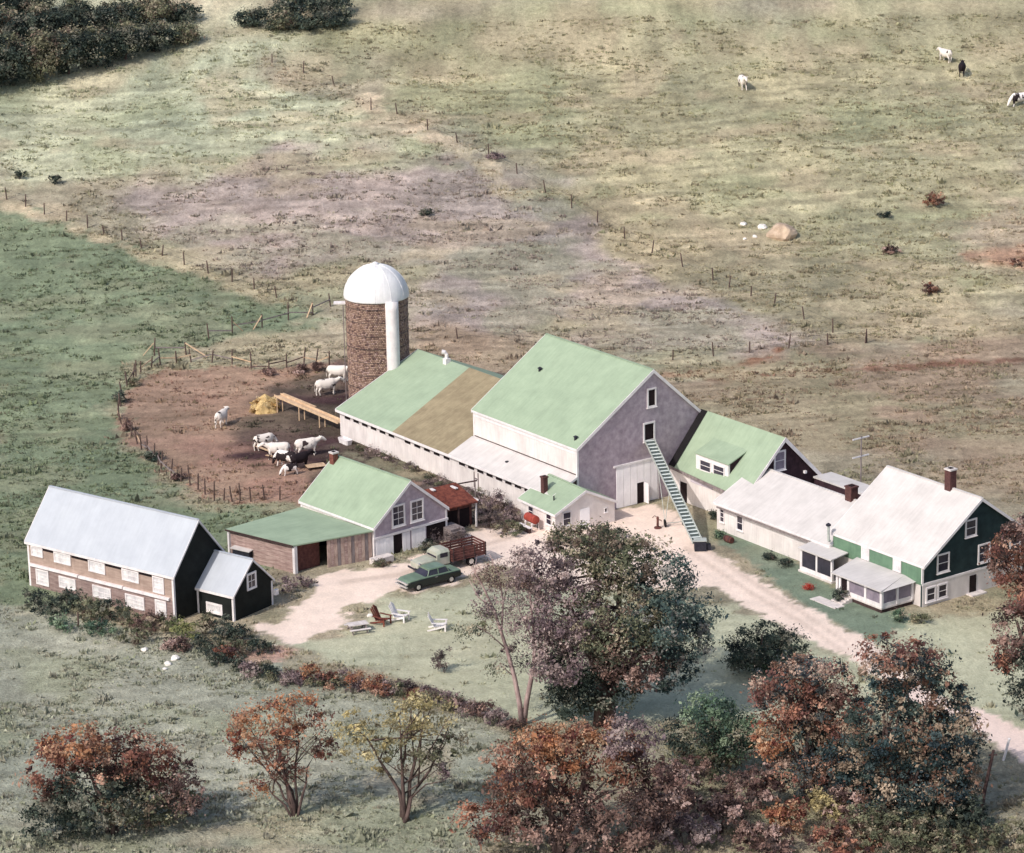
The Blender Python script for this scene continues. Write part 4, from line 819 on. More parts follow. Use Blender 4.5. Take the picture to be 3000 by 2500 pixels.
WB = [(1412, 1505, 36, 55, 'mauve', 0), (1452, 1492, 38, 50, 'mauve', 0), (1492, 1530, 38, 60, 'mauve', 0), (1440, 1545, 40, 50, 'bush', 0), (1510, 1565, 36, 40, 'olive', 0), (1470, 1570, 40, 40, 'olive', 0),
                                          (1640, 1590, 40, 36, 'olive', 1), (1690, 1600, 44, 44, 'olive', 1), (1745, 1592, 40, 40, 'mauve', 1), (1795, 1580, 36, 44, 'dark', 1), (1120, 1660, 36, 24, 'olive', 2), (840, 1735, 50, 50, 'mauve', 3), (890, 1720, 30, 34, 'mauve', 3),
                                          (1255, 1625, 34, 56, 'dark', 4), (1300, 1612, 40, 60, 'bush', 4), (1345, 1600, 34, 50, 'bush', 4), (1290, 1650, 36, 36, 'dark', 4),
                                          (2462, 1762, 32, 44, 'dark', 5), (2640, 1822, 42, 46, 'green', 5), (2700, 1828, 36, 40, 'olive', 5), (2112, 1578, 20, 26, 'green', 6), (2088, 1522, 14, 30, 'dark', 6), (2300, 1660, 30, 22, 'dark', 6), (2260, 1640, 26, 18, 'dark', 6)]
WB.sort(key=lambda q: (q[5], q[0]))
for i, (x, y, r, h, p, lab) in enumerate(WB):
    labs = ['grey weedy bush between the milk house and the rusty roofed shed', 'weedy bush under the end wall of the milk house', 'low bush beside the open shed planks', 'purple grey bush by the corner of the open shed', 'dark bush in front of the workshop bay', 'foundation shrub beside the farmhouse porch', 'small plant against the wall of the white addition']
    kk = [q[5] for q in WB[:i]].count(lab); nn_ = [q[5] for q in WB].count(lab)
    shrub('weedy_bush', labs[lab] + (', ' + ORD[kk] + ' from the left' if nn_ > 1 else ''), (x, y), r, h, p, 200 + i, ['bushes by the milk house', 'bushes under the milk house wall', None, 'bushes by the open shed', 'bushes before the workshop', 'foundation shrubs', 'plants along the addition'][lab], 0.16, 13)
wood = [(-40, 262, 90, 120), (40, 250, 80, 130), (120, 236, 80, 130), (200, 216, 80, 120), (285, 196, 78, 110), (370, 172, 75, 95), (455, 150, 70, 80), (535, 128, 60, 60), (0, 170, 100, 130), (110, 150, 100, 130), (220, 120, 100, 110), (330, 95, 100, 90), (440, 70, 90, 80), (540, 60, 60, 50),
        (-30, 70, 90, 110), (80, 60, 90, 110), (740, 78, 60, 50), (820, 88, 60, 50), (900, 88, 60, 48), (980, 76, 60, 45), (860, 45, 80, 50), (960, 40, 80, 50)]
for i, (x, y, r, h) in enumerate(wood):
    p = ['dark', 'dark', 'olive', 'dark', 'dark'][i % 5]
    tree('woodland_tree', ORD[i] + ' tree from the left along the front of the upper left woods' if i < 8 else ORD[i - 8] + ' tree from the left in the middle row of the upper left woods' if i < 14 else ORD[i - 14] + ' tree from the left in the back row of the upper left woods' if i < 16 else ORD[i - 16] + ' tree from the left in the front of the top edge woods' if i < 20 else ORD[i - 20] + ' tree from the left in the back of the top edge woods', 'tree', (x, y), [(x, y - h * 0.5, r * 0.75, h * 0.5, p), (x - r * 0.4, y - h * 0.45, r * 0.5, h * 0.4, 'dark'), (x + r * 0.4, y - h * 0.6, r * 0.5, h * 0.35, p), (x + r * 0.1, y - h * 0.85, r * 0.4, h * 0.25, 'olive')],
         0.36, 10, 1, 0.22, seed=300 + i, group='woods upper left' if i < 16 else 'woods top edge', clump=0.8, twigs=4)
for i, (x, y, r, h, p, lab) in enumerate([(2735, 605, 42, 45, 'rust', 'brown bush on the hillside right of the boulder'), (2600, 745, 40, 26, 'brown', 'low dark brush on the hillside below the brown bush'), (2720, 862, 34, 36, 'rust', 'small rusty bush on the hillside above the farmhouse'),
                                          (2990, 780, 40, 30, 'rust', 'rusty bush on the sandy bank at the right edge'), (2590, 640, 26, 22, 'dark', 'small dark bush on the hillside above the low brush'), (165, 540, 18, 28, 'dark', 'right one of two dark bushes at the left edge fence'), (60, 525, 22, 30, 'dark', 'left one of two dark bushes at the left edge fence'),
                                          (352, 1180, 22, 34, 'dark', 'dark clump on the outer bank at the left end of the barnyard'), (384, 1132, 26, 26, 'olive', 'olive clump on the bank above the left end of the barnyard'), (372, 1262, 20, 30, 'brown', 'brown clump on the lower left bank of the barnyard'), (446, 1350, 24, 26, 'dark', 'dark clump by the lower barnyard fence'), (520, 1406, 26, 20, 'brown', 'brown clump farther right by the lower barnyard fence'),
                                          (800, 1100, 30, 20, 'brown', 'left one of three brown clumps at the yard fence left of the silo'), (868, 1094, 36, 28, 'brown', 'middle one of three brown clumps at the yard fence left of the silo'), (932, 1086, 26, 24, 'brown', 'right one of three brown clumps at the yard fence left of the silo'),
                                          (1245, 632, 26, 20, 'dark', 'small dark bush in the dry field above the silo'), (1450, 468, 34, 18, 'mauve', 'low grey bush on the upper field boundary')]):
    shrub('field_bush', lab, (x, y), r, h, p, 400 + i, 'bushes scattered on the hillside', 0.22, 10)

# weeds along the stable wall, and dry grass tussocks over the fields
rng = np.random.default_rng(9)
E_ = []
for k in range(46):
    q = barn_pt(-11.9 - abs(rng.normal(0, 1.0)) - 0.3, rng.uniform(-24, 2), 0); E_.append(((q.x, q.y, 0.25), (0.5, 0.5, rng.uniform(0.25, 0.7)), ['bush', 'olive', 'mauve'][k % 3]))
V, F, C = leaves(E_, 0.14, 16, rng, 0.25, 0.2); V[:, 2] = np.maximum(V[:, 2], 0.01)
tag(col_mesh('weeds', V, F, C, M['leaf']), 'tall weeds growing along the foot of the white stable wall', 'weeds', kind='stuff')
BLD = [(BO, BY, -30.2, 8.9, -12.2, 9), (BO, BY, 8, 48.5, -4.5, 13.6), (SHO, SHY, -6, 6, -13.4, 4.8), (CPO, CPY, -9.3, 13.5, -3.9, 4.9), (MKO, MKY, -3.3, 3.3, -3.8, 3.8)]
def clear_mask(P):
    ok = np.ones(len(P), bool)
    for o_, ya, x0, x1, y0, y1 in BLD:
        dx, dy = P[:, 0] - o_[0], P[:, 1] - o_[1]; c, s = math.cos(ya), math.sin(ya)
        lx, ly = dx * c + dy * s, -dx * s + dy * c; ok &= ~((lx > x0) & (lx < x1) & (ly > y0) & (ly < y1))
    ok &= np.hypot(P[:, 0] - SIL.x, P[:, 1] - SIL.y) > 3.6
    return ok
SANDS = [z[3] for z in ZONES if z[0] in ((232, 210, 194), (232, 208, 196))]; LAWN = [ZONES[15][3], ZONES[17][3]]; YARD = [ZONES[12][3], ZONES[13][3]]
def tussocks(n):
    # more of them where the camera sees the ground, thinning into the distance
    u = rng.uniform(-0.19, 0.19, n) ; yy = -100 + 270 * rng.uniform(0, 1, n) ** 1.0
    xx = u * (yy + 290)
    P = np.stack([xx, yy], 1); ok = clear_mask(P)
    dens = fbm(P[:, 0] * 0.16, P[:, 1] * 0.3, 41, 4); ok &= rng.uniform(0, 1, n) < np.clip((dens - 0.36) * 5.0, 0.06, 1)
    for s in SANDS: ok &= sdist(P, s) < -0.6
    for s in LAWN: ok &= ~((sdist(P, s) > 0) & (rng.uniform(0, 1, n) < 0.93))
    for s in YARD: ok &= ~((sdist(P, s) > 0) & (rng.uniform(0, 1, n) < 0.45))
    return P[ok]
P = tussocks(190000); n = len(P); k = 5
r = rng.gamma(2.2, 0.055, n) + 0.06; h = r * rng.uniform(0.45, 1.0, n); big = rng.uniform(0, 1, n) < 0.03; r[big] *= 1.8; h[big] *= 1.4
z0 = hz(P[:, 0], P[:, 1]); an = rng.uniform(0, 6.283, (n, k)); ro = r[:, None] * rng.uniform(0.1, 0.75, (n, k)); st = rng.uniform(1.0, 2.2, n)[:, None]
bxx = P[:, 0:1] + np.cos(an) * ro * st; byy = P[:, 1:2] + np.sin(an) * ro; bw = r[:, None] * rng.uniform(0.22, 0.5, (n, k)); pa = rng.uniform(0, 6.283, (n, k))
c3 = lambda x, y, z: np.stack([x, y, z], 2)
zb = np.repeat(z0[:, None], k, 1) - 0.03; hh = h[:, None] * rng.uniform(0.5, 1.1, (n, k))
V = np.stack([c3(bxx + np.cos(pa) * bw, byy + np.sin(pa) * bw, zb), c3(bxx - np.cos(pa) * bw, byy - np.sin(pa) * bw, zb), c3(bxx + np.cos(an) * ro * 0.9, byy + np.sin(an) * ro * 0.9, zb + hh)], 2).reshape(-1, 3)
F = np.arange(len(V)).reshape(-1, 3)
lc = land_colour(P); green = np.array(lin((118, 130, 88))); dk = np.array(lin((124, 110, 90)))
mixg = rng.uniform(0, 0.6, (n, 1)); tcol = (lc * (1 - mixg) + np.where(rng.uniform(0, 1, (n, 1)) < 0.55, green, dk) * mixg) * rng.uniform(0.72, 1.15, (n, 1))
C = np.repeat(tcol, 3 * k, axis=0) * np.repeat(rng.uniform(0.8, 1.2, (n * k, 1)), 3, axis=0)
def blades(P, r, h, k, col, spread):
    n = len(P); z0 = hz(P[:, 0], P[:, 1]); an = rng.uniform(0, 6.283, (n, k)); ro = r[:, None] * rng.uniform(0, 1, (n, k)) ** 0.6; st = rng.uniform(1.0, 2.4, n)[:, None]
    X = P[:, 0:1] + np.cos(an) * ro * st; Y = P[:, 1:2] + np.sin(an) * ro; bw = r[:, None] * rng.uniform(0.25, 0.55, (n, k)); pa = rng.uniform(0, 6.283, (n, k))
    Z = np.repeat(z0[:, None], k, 1) - 0.03; H = h[:, None] * rng.uniform(0.5, 1.1, (n, k)) * (1.15 - 0.6 * ro / r[:, None])
    V_ = np.stack([c3(X + np.cos(pa) * bw, Y + np.sin(pa) * bw, Z), c3(X - np.cos(pa) * bw, Y - np.sin(pa) * bw, Z), c3(X + np.cos(an) * ro * spread, Y + np.sin(an) * ro * spread, Z + H)], 2).reshape(-1, 3)
    return V_, np.repeat(col, 3 * k, axis=0) * np.repeat(rng.uniform(0.75, 1.25, (n * k, 1)), 3, axis=0)
P = tussocks(28000); n = len(P); r = rng.gamma(3.0, 0.055, n) + 0.09; h = r * rng.uniform(0.8, 1.4, n)
tc_ = land_colour(P) * 0.6 + np.where(rng.uniform(0, 1, (n, 1)) < 0.6, np.array(lin((102, 110, 84))), np.array(lin((108, 94, 86)))) * 0.4
V2, C2 = blades(P, r, h, 13, tc_ * rng.uniform(0.75, 1.15, (n, 1)), 0.4)
V = np.concatenate([V, V2]); C = np.concatenate([C, C2]); F = np.arange(len(V)).reshape(-1, 3)
tag(col_mesh('grass_tussocks', V, F, C, M['tuft']), 'rough grass tussocks spread over the pasture and fields', 'grass', kind='stuff')

# ------------------------------------------------------------------ cattle
def cow_mat(name, white, black, thr, scale=1.3, seed=0.0):
    mt, t, b = new_mat(name); N = t.nodes; L = t.links
    tc = N.new('ShaderNodeTexCoord'); mp = N.new('ShaderNodeMapping'); L.new(tc.outputs['Object'], mp.inputs[0])
    oi = N.new('ShaderNodeObjectInfo'); ml_ = N.new('ShaderNodeMath'); ml_.operation = 'MULTIPLY_ADD'; ml_.inputs[1].default_value = 40.0; ml_.inputs[2].default_value = seed; L.new(oi.outputs['Random'], ml_.inputs[0]); L.new(ml_.outputs[0], mp.inputs['Location'])
    no = N.new('ShaderNodeTexNoise'); no.inputs['Scale'].default_value = scale; no.inputs['Detail'].default_value = 3.0; L.new(mp.outputs[0], no.inputs['Vector'])
    cr = N.new('ShaderNodeValToRGB'); e = cr.color_ramp.elements; e[0].position = thr; e[1].position = thr + 0.03
    e[0].color = lin(black) + (1,); e[1].color = lin(white) + (1,)
    L.new(no.outputs[0], cr.inputs[0]); L.new(cr.outputs[0], b.inputs['Base Color']); b.inputs['Roughness'].default_value = 0.85; b.inputs['Specular IOR Level'].default_value = 0.15
    return mt
CW = cow_mat('white_cow_hide', (222, 212, 202), (60, 48, 48), 0.38); CP = cow_mat('pied_cow_hide', (232, 224, 218), (44, 36, 38), 0.5, 1.2, 3.1); CB = cow_mat('black_cow_hide', (222, 214, 210), (38, 30, 34), 0.66, 1.3, 5.2)
def cow_mesh(name, head, mat, lying=False):
    """one continuous body: trunk, neck, head and four jointed legs fused by a voxel remesh; head 0 = raised, 1 = grazing"""
    mb = MB(); n = 14
    def ring(x, z, ry, rz, tilt=0.0):
        return [(x + math.sin(t) * rz * math.sin(tilt), ry * math.cos(t), z + math.sin(t) * rz * math.cos(tilt)) for t in np.linspace(0, 2 * math.pi, n, endpoint=False)]
    zb = 0.98
    mb.rings([ring(-0.92, zb + .08, .1, .14), ring(-0.84, zb + .04, .26, .32), ring(-0.6, zb + .02, .34, .4), ring(-0.2, zb - .06, .41, .46), ring(0.2, zb - .06, .42, .47), ring(0.5, zb + .0, .35, .44), ring(0.72, zb + .05, .22, .34), ring(0.84, zb + .1, .12, .2)])
    if head: N_ = [(0.58, 1.08, .25), (0.84, 0.98, .2), (1.04, 0.75, .16), (1.14, 0.54, .155), (1.2, 0.38, .14), (1.28, 0.2, .105), (1.31, 0.1, .075)]
    else: N_ = [(0.55, 1.08, .27), (0.82, 1.16, .22), (1.04, 1.26, .17), (1.18, 1.3, .165), (1.34, 1.22, .14), (1.5, 1.1, .105), (1.57, 1.04, .075)]
    mb.tube([(x, 0, z) for x, z, r in N_], [r for _, _, r in N_], 10)
    hx, hz_ = N_[3][0], N_[3][1]
    for s in (-1, 1):
        mb.tube([(hx - 0.03, s * 0.08, hz_ + 0.08), (hx - 0.08, s * 0.24, hz_ + 0.1), (hx - 0.1, s * 0.29, hz_ + 0.06)], [0.04, 0.055, 0.03], 6)
        f = 0.05 * s
        mb.tube([(0.58, s * .17, .95), (0.6 + f, s * .2, .62), (0.58 + f, s * .19, .42), (0.6 + f * 2, s * .19, .14), (0.64 + f * 2, s * .19, .0)], [.15, .1, .075, .06, .075], 8)
        mb.tube([(-0.66, s * .17, 1.0), (-0.58 - f, s * .22, .72), (-0.78 - f, s * .2, .46), (-0.74 - f * 2, s * .2, .16), (-0.7 - f * 2, s * .2, .0)], [.2, .14, .08, .06, .075], 8)
    mb.tube([(-0.9, 0, 1.22), (-1.0, 0, 1.1), (-1.02, 0, 0.7), (-1.0, 0.02, 0.4)], [.045, .035, .03, .05], 6)
    mb.tube([(-0.42, 0, .62), (-0.4, 0, .5)], [.16, .1], 8)
    me = mb.mesh(name, mat); o = bpy.data.objects.new(name, me); COL.objects.link(o)
    rm = o.modifiers.new('r', 'REMESH'); rm.mode = 'VOXEL'; rm.voxel_size = 0.045; rm.use_smooth_shade = True
    sm = o.modifiers.new('s', 'SMOOTH'); sm.iterations = 3; sm.factor = 0.5
    bpy.context.view_layer.update()
    me2 = bpy.data.meshes.new_from_object(o.evaluated_get(bpy.context.evaluated_depsgraph_get())); me2.name = name
    bpy.data.objects.remove(o); me2.materials.clear(); me2.materials.append(mat)
    return me2
CM = {(h, k): cow_mesh('cow', h, m_) for h in (0, 1) for k, m_ in (('w', CW), ('p', CP), ('b', CB))}
for px, py, az, h, k, s, lab in [
    (992, 1118, -10, 0, 'w', 1.35, 'white cow half hidden behind the silo'), (958, 1158, 20, 0, 'w', 1.35, 'white cow standing in front of the silo with raised head'), (650, 1248, 70, 0, 'w', 1.25, 'lone white cow with dark markings in the middle of the barnyard'),
    (775, 1318, 30, 1, 'w', 1.25, 'white cow at the far end of the feeding group'), (815, 1345, 185, 0, 'w', 1.3, 'white cow facing left in the middle of the feeding group'), (900, 1335, 20, 0, 'w', 1.35, 'large white cow at the right of the feeding group'),
    (838, 1368, 150, 1, 'p', 1.25, 'black and white cow with lowered head in the feeding group'), (880, 1372, 40, 0, 'b', 1.2, 'dark cow in front of the feeding group'), (850, 1392, 200, 1, 'p', 0.85, 'small pied cow nearest the workshop chimney'),
    (2176, 262, -80, 0, 'w', 1.45, 'white cow alone on the upper pasture'), (2770, 182, 120, 0, 'w', 1.35, 'white cow at the upper right corner of the pasture'), (2818, 222, 80, 0, 'b', 1.35, 'dark cow just below the white cow at the upper right'), (2985, 310, 200, 1, 'p', 1.35, 'pied cow grazing at the right edge of the pasture')]:
    o = link('cow', CM[(h, k)]); p = at(px, py); o.location = p; o.rotation_euler = (0, 0, R(az)); o.scale = (s, s, s); tag(o, lab, 'cow', 'cows in the barnyard' if px < 1100 else 'cows on the upper pasture')

# ------------------------------------------------------------------ fences
post_me = MB().rings([[(0.085 * math.cos(t) * q, 0.085 * math.sin(t) * q, z) for t in np.linspace(0, 6.283, 8)[:-1]] for q, z in ((1.1, -0.3), (1, 0.1), (0.95, 1.0), (0.8, 1.32))]).mesh('post', 'post')
def fence(name, label, pts, hs=1.0, wire=True, seed=1, gap=None):
    rn = random.Random(seed); P = [at(x, y) for x, y in pts]; T = thing(name, label, 'fence', P[0])
    tops = []
    for p in P:
        o = link('post', post_me, T); o.location = p - P[0]; s = hs * rn.uniform(0.8, 1.2); o.scale = (1, 1, s); o.rotation_euler = (rn.uniform(-0.14, 0.14), rn.uniform(-0.14, 0.14), rn.uniform(0, 6)); tops.append((p - P[0], s))
    if wire:
        for f in (0.45, 0.95):
            mb = MB()
            for (a, sa), (b, sb) in zip(tops[:-1], tops[1:]):
                q0 = a + Vector((0, 0, 1.2 * sa * f)); q1 = b + Vector((0, 0, 1.2 * sb * f)); mid = (q0 + q1) / 2 - Vector((0, 0, 0.08)); mb.tube([q0, mid, q1], 0.012, 4, False)
            mb.build('wire', 'dark_metal', T)
    return T, tops, P
fence('field_fence', 'post and wire fence along the left edge of the green field', [(20, 585), (75, 605), (130, 628), (195, 648), (257, 668), (305, 686), (358, 704), (415, 728), (475, 750), (540, 776), (610, 802), (680, 826), (745, 848), (810, 872)], 1.1, True, 2)
fence('hill_fence', 'long fence running down the hillside from the upper left', [(797, 185), (889, 212), (978, 250), (1087, 322), (1163, 334), (1253, 382), (1340, 418), (1432, 455), (1515, 510), (1598, 565), (1675, 610), (1750, 652), (1830, 700), (1910, 742), (2000, 782), (2089, 822), (2136, 842), (2200, 868), (2269, 890), (2356, 937), (2440, 975), (2539, 1005)], 1.15, True, 3)
fence('barn_fence', 'dark fence posts on the slope behind the main barn', [(1340, 992), (1971, 1055), (2090, 1044), (2196, 1034), (2311, 1021), (2424, 1011), (2535, 1006)], 1.15, True, 4)
YF = [(965, 1072), (890, 1068), (788, 1090), (680, 1068), (560, 1062), (470, 1070), (412, 1092), (390, 1115), (358, 1160), (345, 1220), (356, 1245), (384, 1280), (415, 1318), (452, 1348), (472, 1375), (530, 1412), (580, 1435), (628, 1468), (680, 1470), (735, 1470), (820, 1465)]
YF2 = []
for (xa, ya), (xb, yb) in zip(YF[:-1], YF[1:]): YF2 += [(xa, ya), ((xa + xb) / 2 + (ya % 7) - 3, (ya + yb) / 2 + (xa % 5) - 2)]
T, tops, P = fence('yard_fence', 'weathered fence of leaning posts and rails round the brown barnyard', YF2 + [YF[-1]], 1.3, True, 5)
rn = random.Random(8)
for i in range(0, 30):
    if rn.random() < 0.6: MB().beam(tops[i][0] + Vector((0, 0, rn.uniform(0.5, 1.1))), tops[i + 1][0] + Vector((0, 0, rn.uniform(0.2, 1.0))), 0.06, 0.12).build('rail', rn.choice(['grey_wood', 'post', 'tan_plank']), T)
T, tops, P = fence('rail_fence', 'broken rail fence with slanting braces beyond the barnyard', [(452, 1042), (545, 1040), (612, 992), (681, 978), (768, 960), (845, 938), (917, 922), (968, 898)], 1.45, False, 6)
for i, (a, s) in enumerate(tops[:-1]):
    b = tops[i + 1][0]; d = (b - a)
    if i in (0, 3, 4, 6): MB().beam(a + Vector((0, 0, 1.5)), a + d * 0.35 * (1 if i % 2 else -1) + Vector((0, 0, 0.05)), 0.13, 0.09).build('brace', 'tan_plank', T)
    if i != 1: MB().beam(a + Vector((0, 0, 0.95)), b + Vector((0, 0, 0.3 if i % 3 == 2 else 0.85)), 0.06, 0.13).build('rail', 'grey_wood', T)
MB().beam(tops[1][0] + Vector((0, 0, 1.4)), tops[1][0] + Vector((2.6, -1.5, 0.1)), 0.14, 0.1).build('rail', 'tan_plank', T)
fence('front_fence', 'few pale posts at the edge of the front field below the hedge', [(230, 1838), (296, 1858), (406, 1886), (520, 1912)], 1.1, False, 7)

# ------------------------------------------------------------------ barnyard things
a = barn_pt(-11.3, -29.95, 1.25); b = at(815, 1205) + Vector((0, 0, 1.75)); d = b - a; sd_ = Vector((-d.y, d.x, 0)).normalized()
T = thing('feed_chute', 'long tan plank chute on legs from the stable corner to the straw pile', 'chute', a)
MB().beam((0, 0, 0), d, 0.8, 0.06).build('floor_plank', 'tan_plank', T)
for s in (-1, 1): MB().beam(sd_ * 0.43 * s + Vector((0, 0, .1)), d + sd_ * 0.43 * s + Vector((0, 0, .1)), 0.06, 0.26).build('side_board', 'tan_plank', T)
for f in (0.3, 0.62, 0.97):
    for s in (-1, 1):
        q = d * f + sd_ * 0.36 * s; MB().beam(q + Vector((0, 0, -0.04)), Vector((q.x, q.y, -a.z + float(hz(a.x + q.x, a.y + q.y)) - 0.1)), 0.11).build('leg', 'tan_plank', T)
    q = d * f; MB().beam(q + sd_ * 0.4 + Vector((0, 0, -0.4)), q - sd_ * 0.4 + Vector((0, 0, -0.4)), 0.08).build('cross_brace', 'tan_plank', T)
q0 = d * 0.5 + sd_ * -0.9; q1 = d * 1.02 + sd_ * -0.9
MB().beam(q0 + Vector((0, 0, .1)), q1 + Vector((0, 0, .05)), 0.2, 0.08).build('hand_rail', 'tan_plank', T)
def mound(name, label, cat, p, rx, ry, h, mat, seed, rz=0.0, n=26, m_=9, rough=0.25):
    rings_ = []
    for j in range(m_):
        t = j / (m_ - 1); rr_ = []
        for k in range(n):
            an = 2 * math.pi * k / n; nn = mnoise.noise(Vector((math.cos(an) * 1.3 + seed, math.sin(an) * 1.3, t * 2.2))); q = (1 - t ** 1.6) * (1 + rough * nn) + 0.01
            rr_.append((rx * q * math.cos(an), ry * q * math.sin(an), -0.2 + (h + 0.2) * (t + rough * 0.3 * nn * (1 - t))))
        rings_.append(rr_)
    o = MB().rings(rings_).build(name, mat, None, True); o.location = p; o.rotation_euler = (0, 0, rz); return tag(o, label, cat)
mound('straw_pile', 'golden straw pile at the end of the plank chute', 'straw', at(778, 1203), 1.7, 1.5, 1.9, 'hay', 3, 0, rough=0.4)
PAL['straw'] = [(226, 196, 136), (200, 168, 108), (238, 214, 164), (170, 138, 90)]
hp_ = bpy.data.objects['straw_pile']; V, F, C = leaves([((0, 0, 0.45), (1.6, 1.4, 1.2), 'straw')], 0.2, 26, np.random.default_rng(6), 0.3, 0.75); V[:, 2] = np.maximum(V[:, 2], 0.02); o_ = col_mesh('loose_straw', V, F, C, M['leaf'], hp_); o_['kind'] = 'stuff'
T = thing('feed_rack', 'low broken feed rack of boards among the cows', 'feeder', at(800, 1328))
for p_, q_ in (((-1.9, 1.2, .5), (0.2, -1.0, .35)), ((-1.7, 2.1, .6), (0.5, 0.4, .35)), ((-0.6, -1.6, .3), (1.6, -3.0, .3))): MB().beam(p_, q_, 0.3, 0.05).build('board', 'tan_plank', T)
for p_ in ((-1.9, 1.2), (0.2, -1.0), (0.5, 0.4), (-1.7, 2.1)): MB().beam((p_[0], p_[1], -0.1), (p_[0], p_[1], 0.75), 0.1).build('leg', 'dark_wood', T)
T = thing('feed_board', 'pale board platform lying at the right of the feeding cows', 'board', at(925, 1372), R(20)); 
for k in range(4): bx('board', 'tan_plank', T, -1.0, 1.0, -0.6 + k * 0.3, -0.32 + k * 0.3, 0.28 + 0.01 * (k % 2), 0.34 + 0.01 * (k % 2))
for x in (-0.8, 0.8): bx('bearer', 'dark_wood', T, x - 0.06, x + 0.06, -0.6, 0.58, -0.05, 0.279)
T = thing('water_trough', 'white tub shaped trough at the foot of the stable corner', 'trough', at(1012, 1300), BY)
MB().rings([[(x * sx, y * sy, z) for x, y in [(0.9, 0.25), (0.75, 0.4), (-0.75, 0.4), (-0.9, 0.25), (-0.9, -0.25), (-0.75, -0.4), (0.75, -0.4), (0.9, -0.25)]] for sx, sy, z in ((0.85, 0.8, -0.1), (1.05, 1.05, 0.55), (0.98, 0.95, 0.55), (0.92, 0.85, 0.4))]).build('tub', 'trim', T)
bx('foot', 'concrete', T, -0.7, 0.7, -0.3, 0.3, -0.3, -0.09)

# --- bale elevator
a = barn_pt(-0.1, 8.75, 6.35); b = at(2045, 1612) + Vector((0, 0, 0.75)); d = b - a; L_ = d.length; dn = d.normalized(); sd_ = dn.cross(Vector((0, 0, 1))).normalized(); nu = sd_.cross(dn)
T = thing('bale_elevator', 'long slatted steel bale elevator leaning up to the barn loft door', 'elevator', (b.x, b.y, 0)); off = Vector((b.x, b.y, 0)); A = a - off; B = b - off
for s in (-1, 1): MB().beam(A + sd_ * 0.5 * s, B + sd_ * 0.5 * s, 0.06, 0.24).build('side_rail', 'silver', T)
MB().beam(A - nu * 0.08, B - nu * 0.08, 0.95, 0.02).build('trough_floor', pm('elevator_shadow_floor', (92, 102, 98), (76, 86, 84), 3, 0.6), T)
ns = 30; sl_me = None
for k in range(ns):
    c_ = A + (B - A) * ((k + 0.5) / ns)
    MB().beam(c_ - sd_ * 0.45 + nu * 0.0, c_ + sd_ * 0.45 + nu * 0.0, 0.16, 0.05, nu).build('slat', pm('elevator_slat', (216, 222, 216), (196, 204, 200), 3, 0.5) if k == 0 else bpy.data.materials['elevator_slat'], T)
f = 0.52; mid = A + (B - A) * f
for s in (-1, 1):
    foot = Vector((mid.x, mid.y, 0.35)) + sd_ * 0.9 * s; MB().beam(mid + sd_ * 0.48 * s - nu * 0.15, foot, 0.07).build('leg', 'silver', T)
    MB().beam(A + (B - A) * 0.3 + sd_ * 0.48 * s - nu * 0.15, foot, 0.05).build('brace', 'silver', T)
    wm = MB(); 
    wm.rings([[foot + sd_ * q + (dn * math.cos(t) + Vector((0, 0, 1)) * math.sin(t)) * rr_ for t in np.linspace(0, 6.283, 15)[:-1]] for rr_, q in ((0.2, -0.06), (0.35, -0.06), (0.35, 0.06), (0.2, 0.06))]); wm.build('wheel', 'rubber', T)
MB().beam(Vector((mid.x, mid.y, 0.35)) + sd_ * 0.9, Vector((mid.x, mid.y, 0.35)) - sd_ * 0.9, 0.06).build('axle', 'silver', T)
hp = MB().box(-0.35, 0.75, -0.5, 0.45, 0.05, 1.0).build('hopper', 'dark_metal', T)
bx('motor', 'dark_metal', T, 0.78, 1.2, -0.3, 0.25, 0.1, 0.6); MB().beam((-0.3, -0.4, 0), (-0.3, -0.4, 0.9), 0.08).build('leg', 'dark_metal', T); bx('hopper_rim', 'silver', hp, -0.4, 0.8, -0.55, 0.5, 1.0, 1.06)
T = thing('hand_pump', 'small dark hand pump standing in the drive near the elevator', 'pump', at(1927, 1548))
MB().lathe([(0.35, -0.1), (0.35, 0.12), (0.12, 0.14), (0.11, 0.95), (0.14, 1.0), (0.1, 1.15), (0.02, 1.2)], 12).build('body', 'brown_paint', T); MB().tube([(0, 0, 1.1), (-0.3, 0.05, 1.25), (-0.5, 0.05, 1.05)], 0.035, 6).build('handle', 'brown_paint', T); MB().tube([(0.1, 0, 0.85), (0.3, 0, 0.82), (0.36, 0, 0.7)], 0.05, 6).build('spout', 'brown_paint', T)

# ------------------------------------------------------------------ vehicles
def wheel(par, x, y, r, w_=0.2):
    rg = [[(x + rr_ * math.cos(t), y + q, r + rr_ * math.sin(t)) for t in np.linspace(0, 6.283, 21)[:-1]] for rr_, q in ((r * .6, -w_ / 2), (r * .95, -w_ / 2), (r, -w_ / 4), (r, w_ / 4), (r * .95, w_ / 2), (r * .6, w_ / 2))]
    o = MB().rings(rg).build('wheel', 'rubber', par, True)
    MB().rings([[(x + rr_ * math.cos(t), y + q, r + rr_ * math.sin(t)) for t in np.linspace(0, 6.283, 17)[:-1]] for rr_, q in ((r * .55, -w_ / 2 - .01), (r * .58, 0), (r * .55, w_ / 2 + .01))]).build('hub', 'chrome', o)
def section(x, hw, z0, z1, rnd=0.12):
    return [(x, -hw, z0), (x, -hw, z1 - rnd), (x, -hw + rnd, z1), (x, hw - rnd, z1), (x, hw, z1 - rnd), (x, hw, z0), (x, hw - rnd, z0 - 0.06), (x, -hw + rnd, z0 - 0.06)]
p = at(1258, 1712)
T = thing('sedan_car', 'pale green sedan with chrome bumper parked by the workshop', 'car', p, R(215)); T.scale = (1.14, 1.1, 1.1)
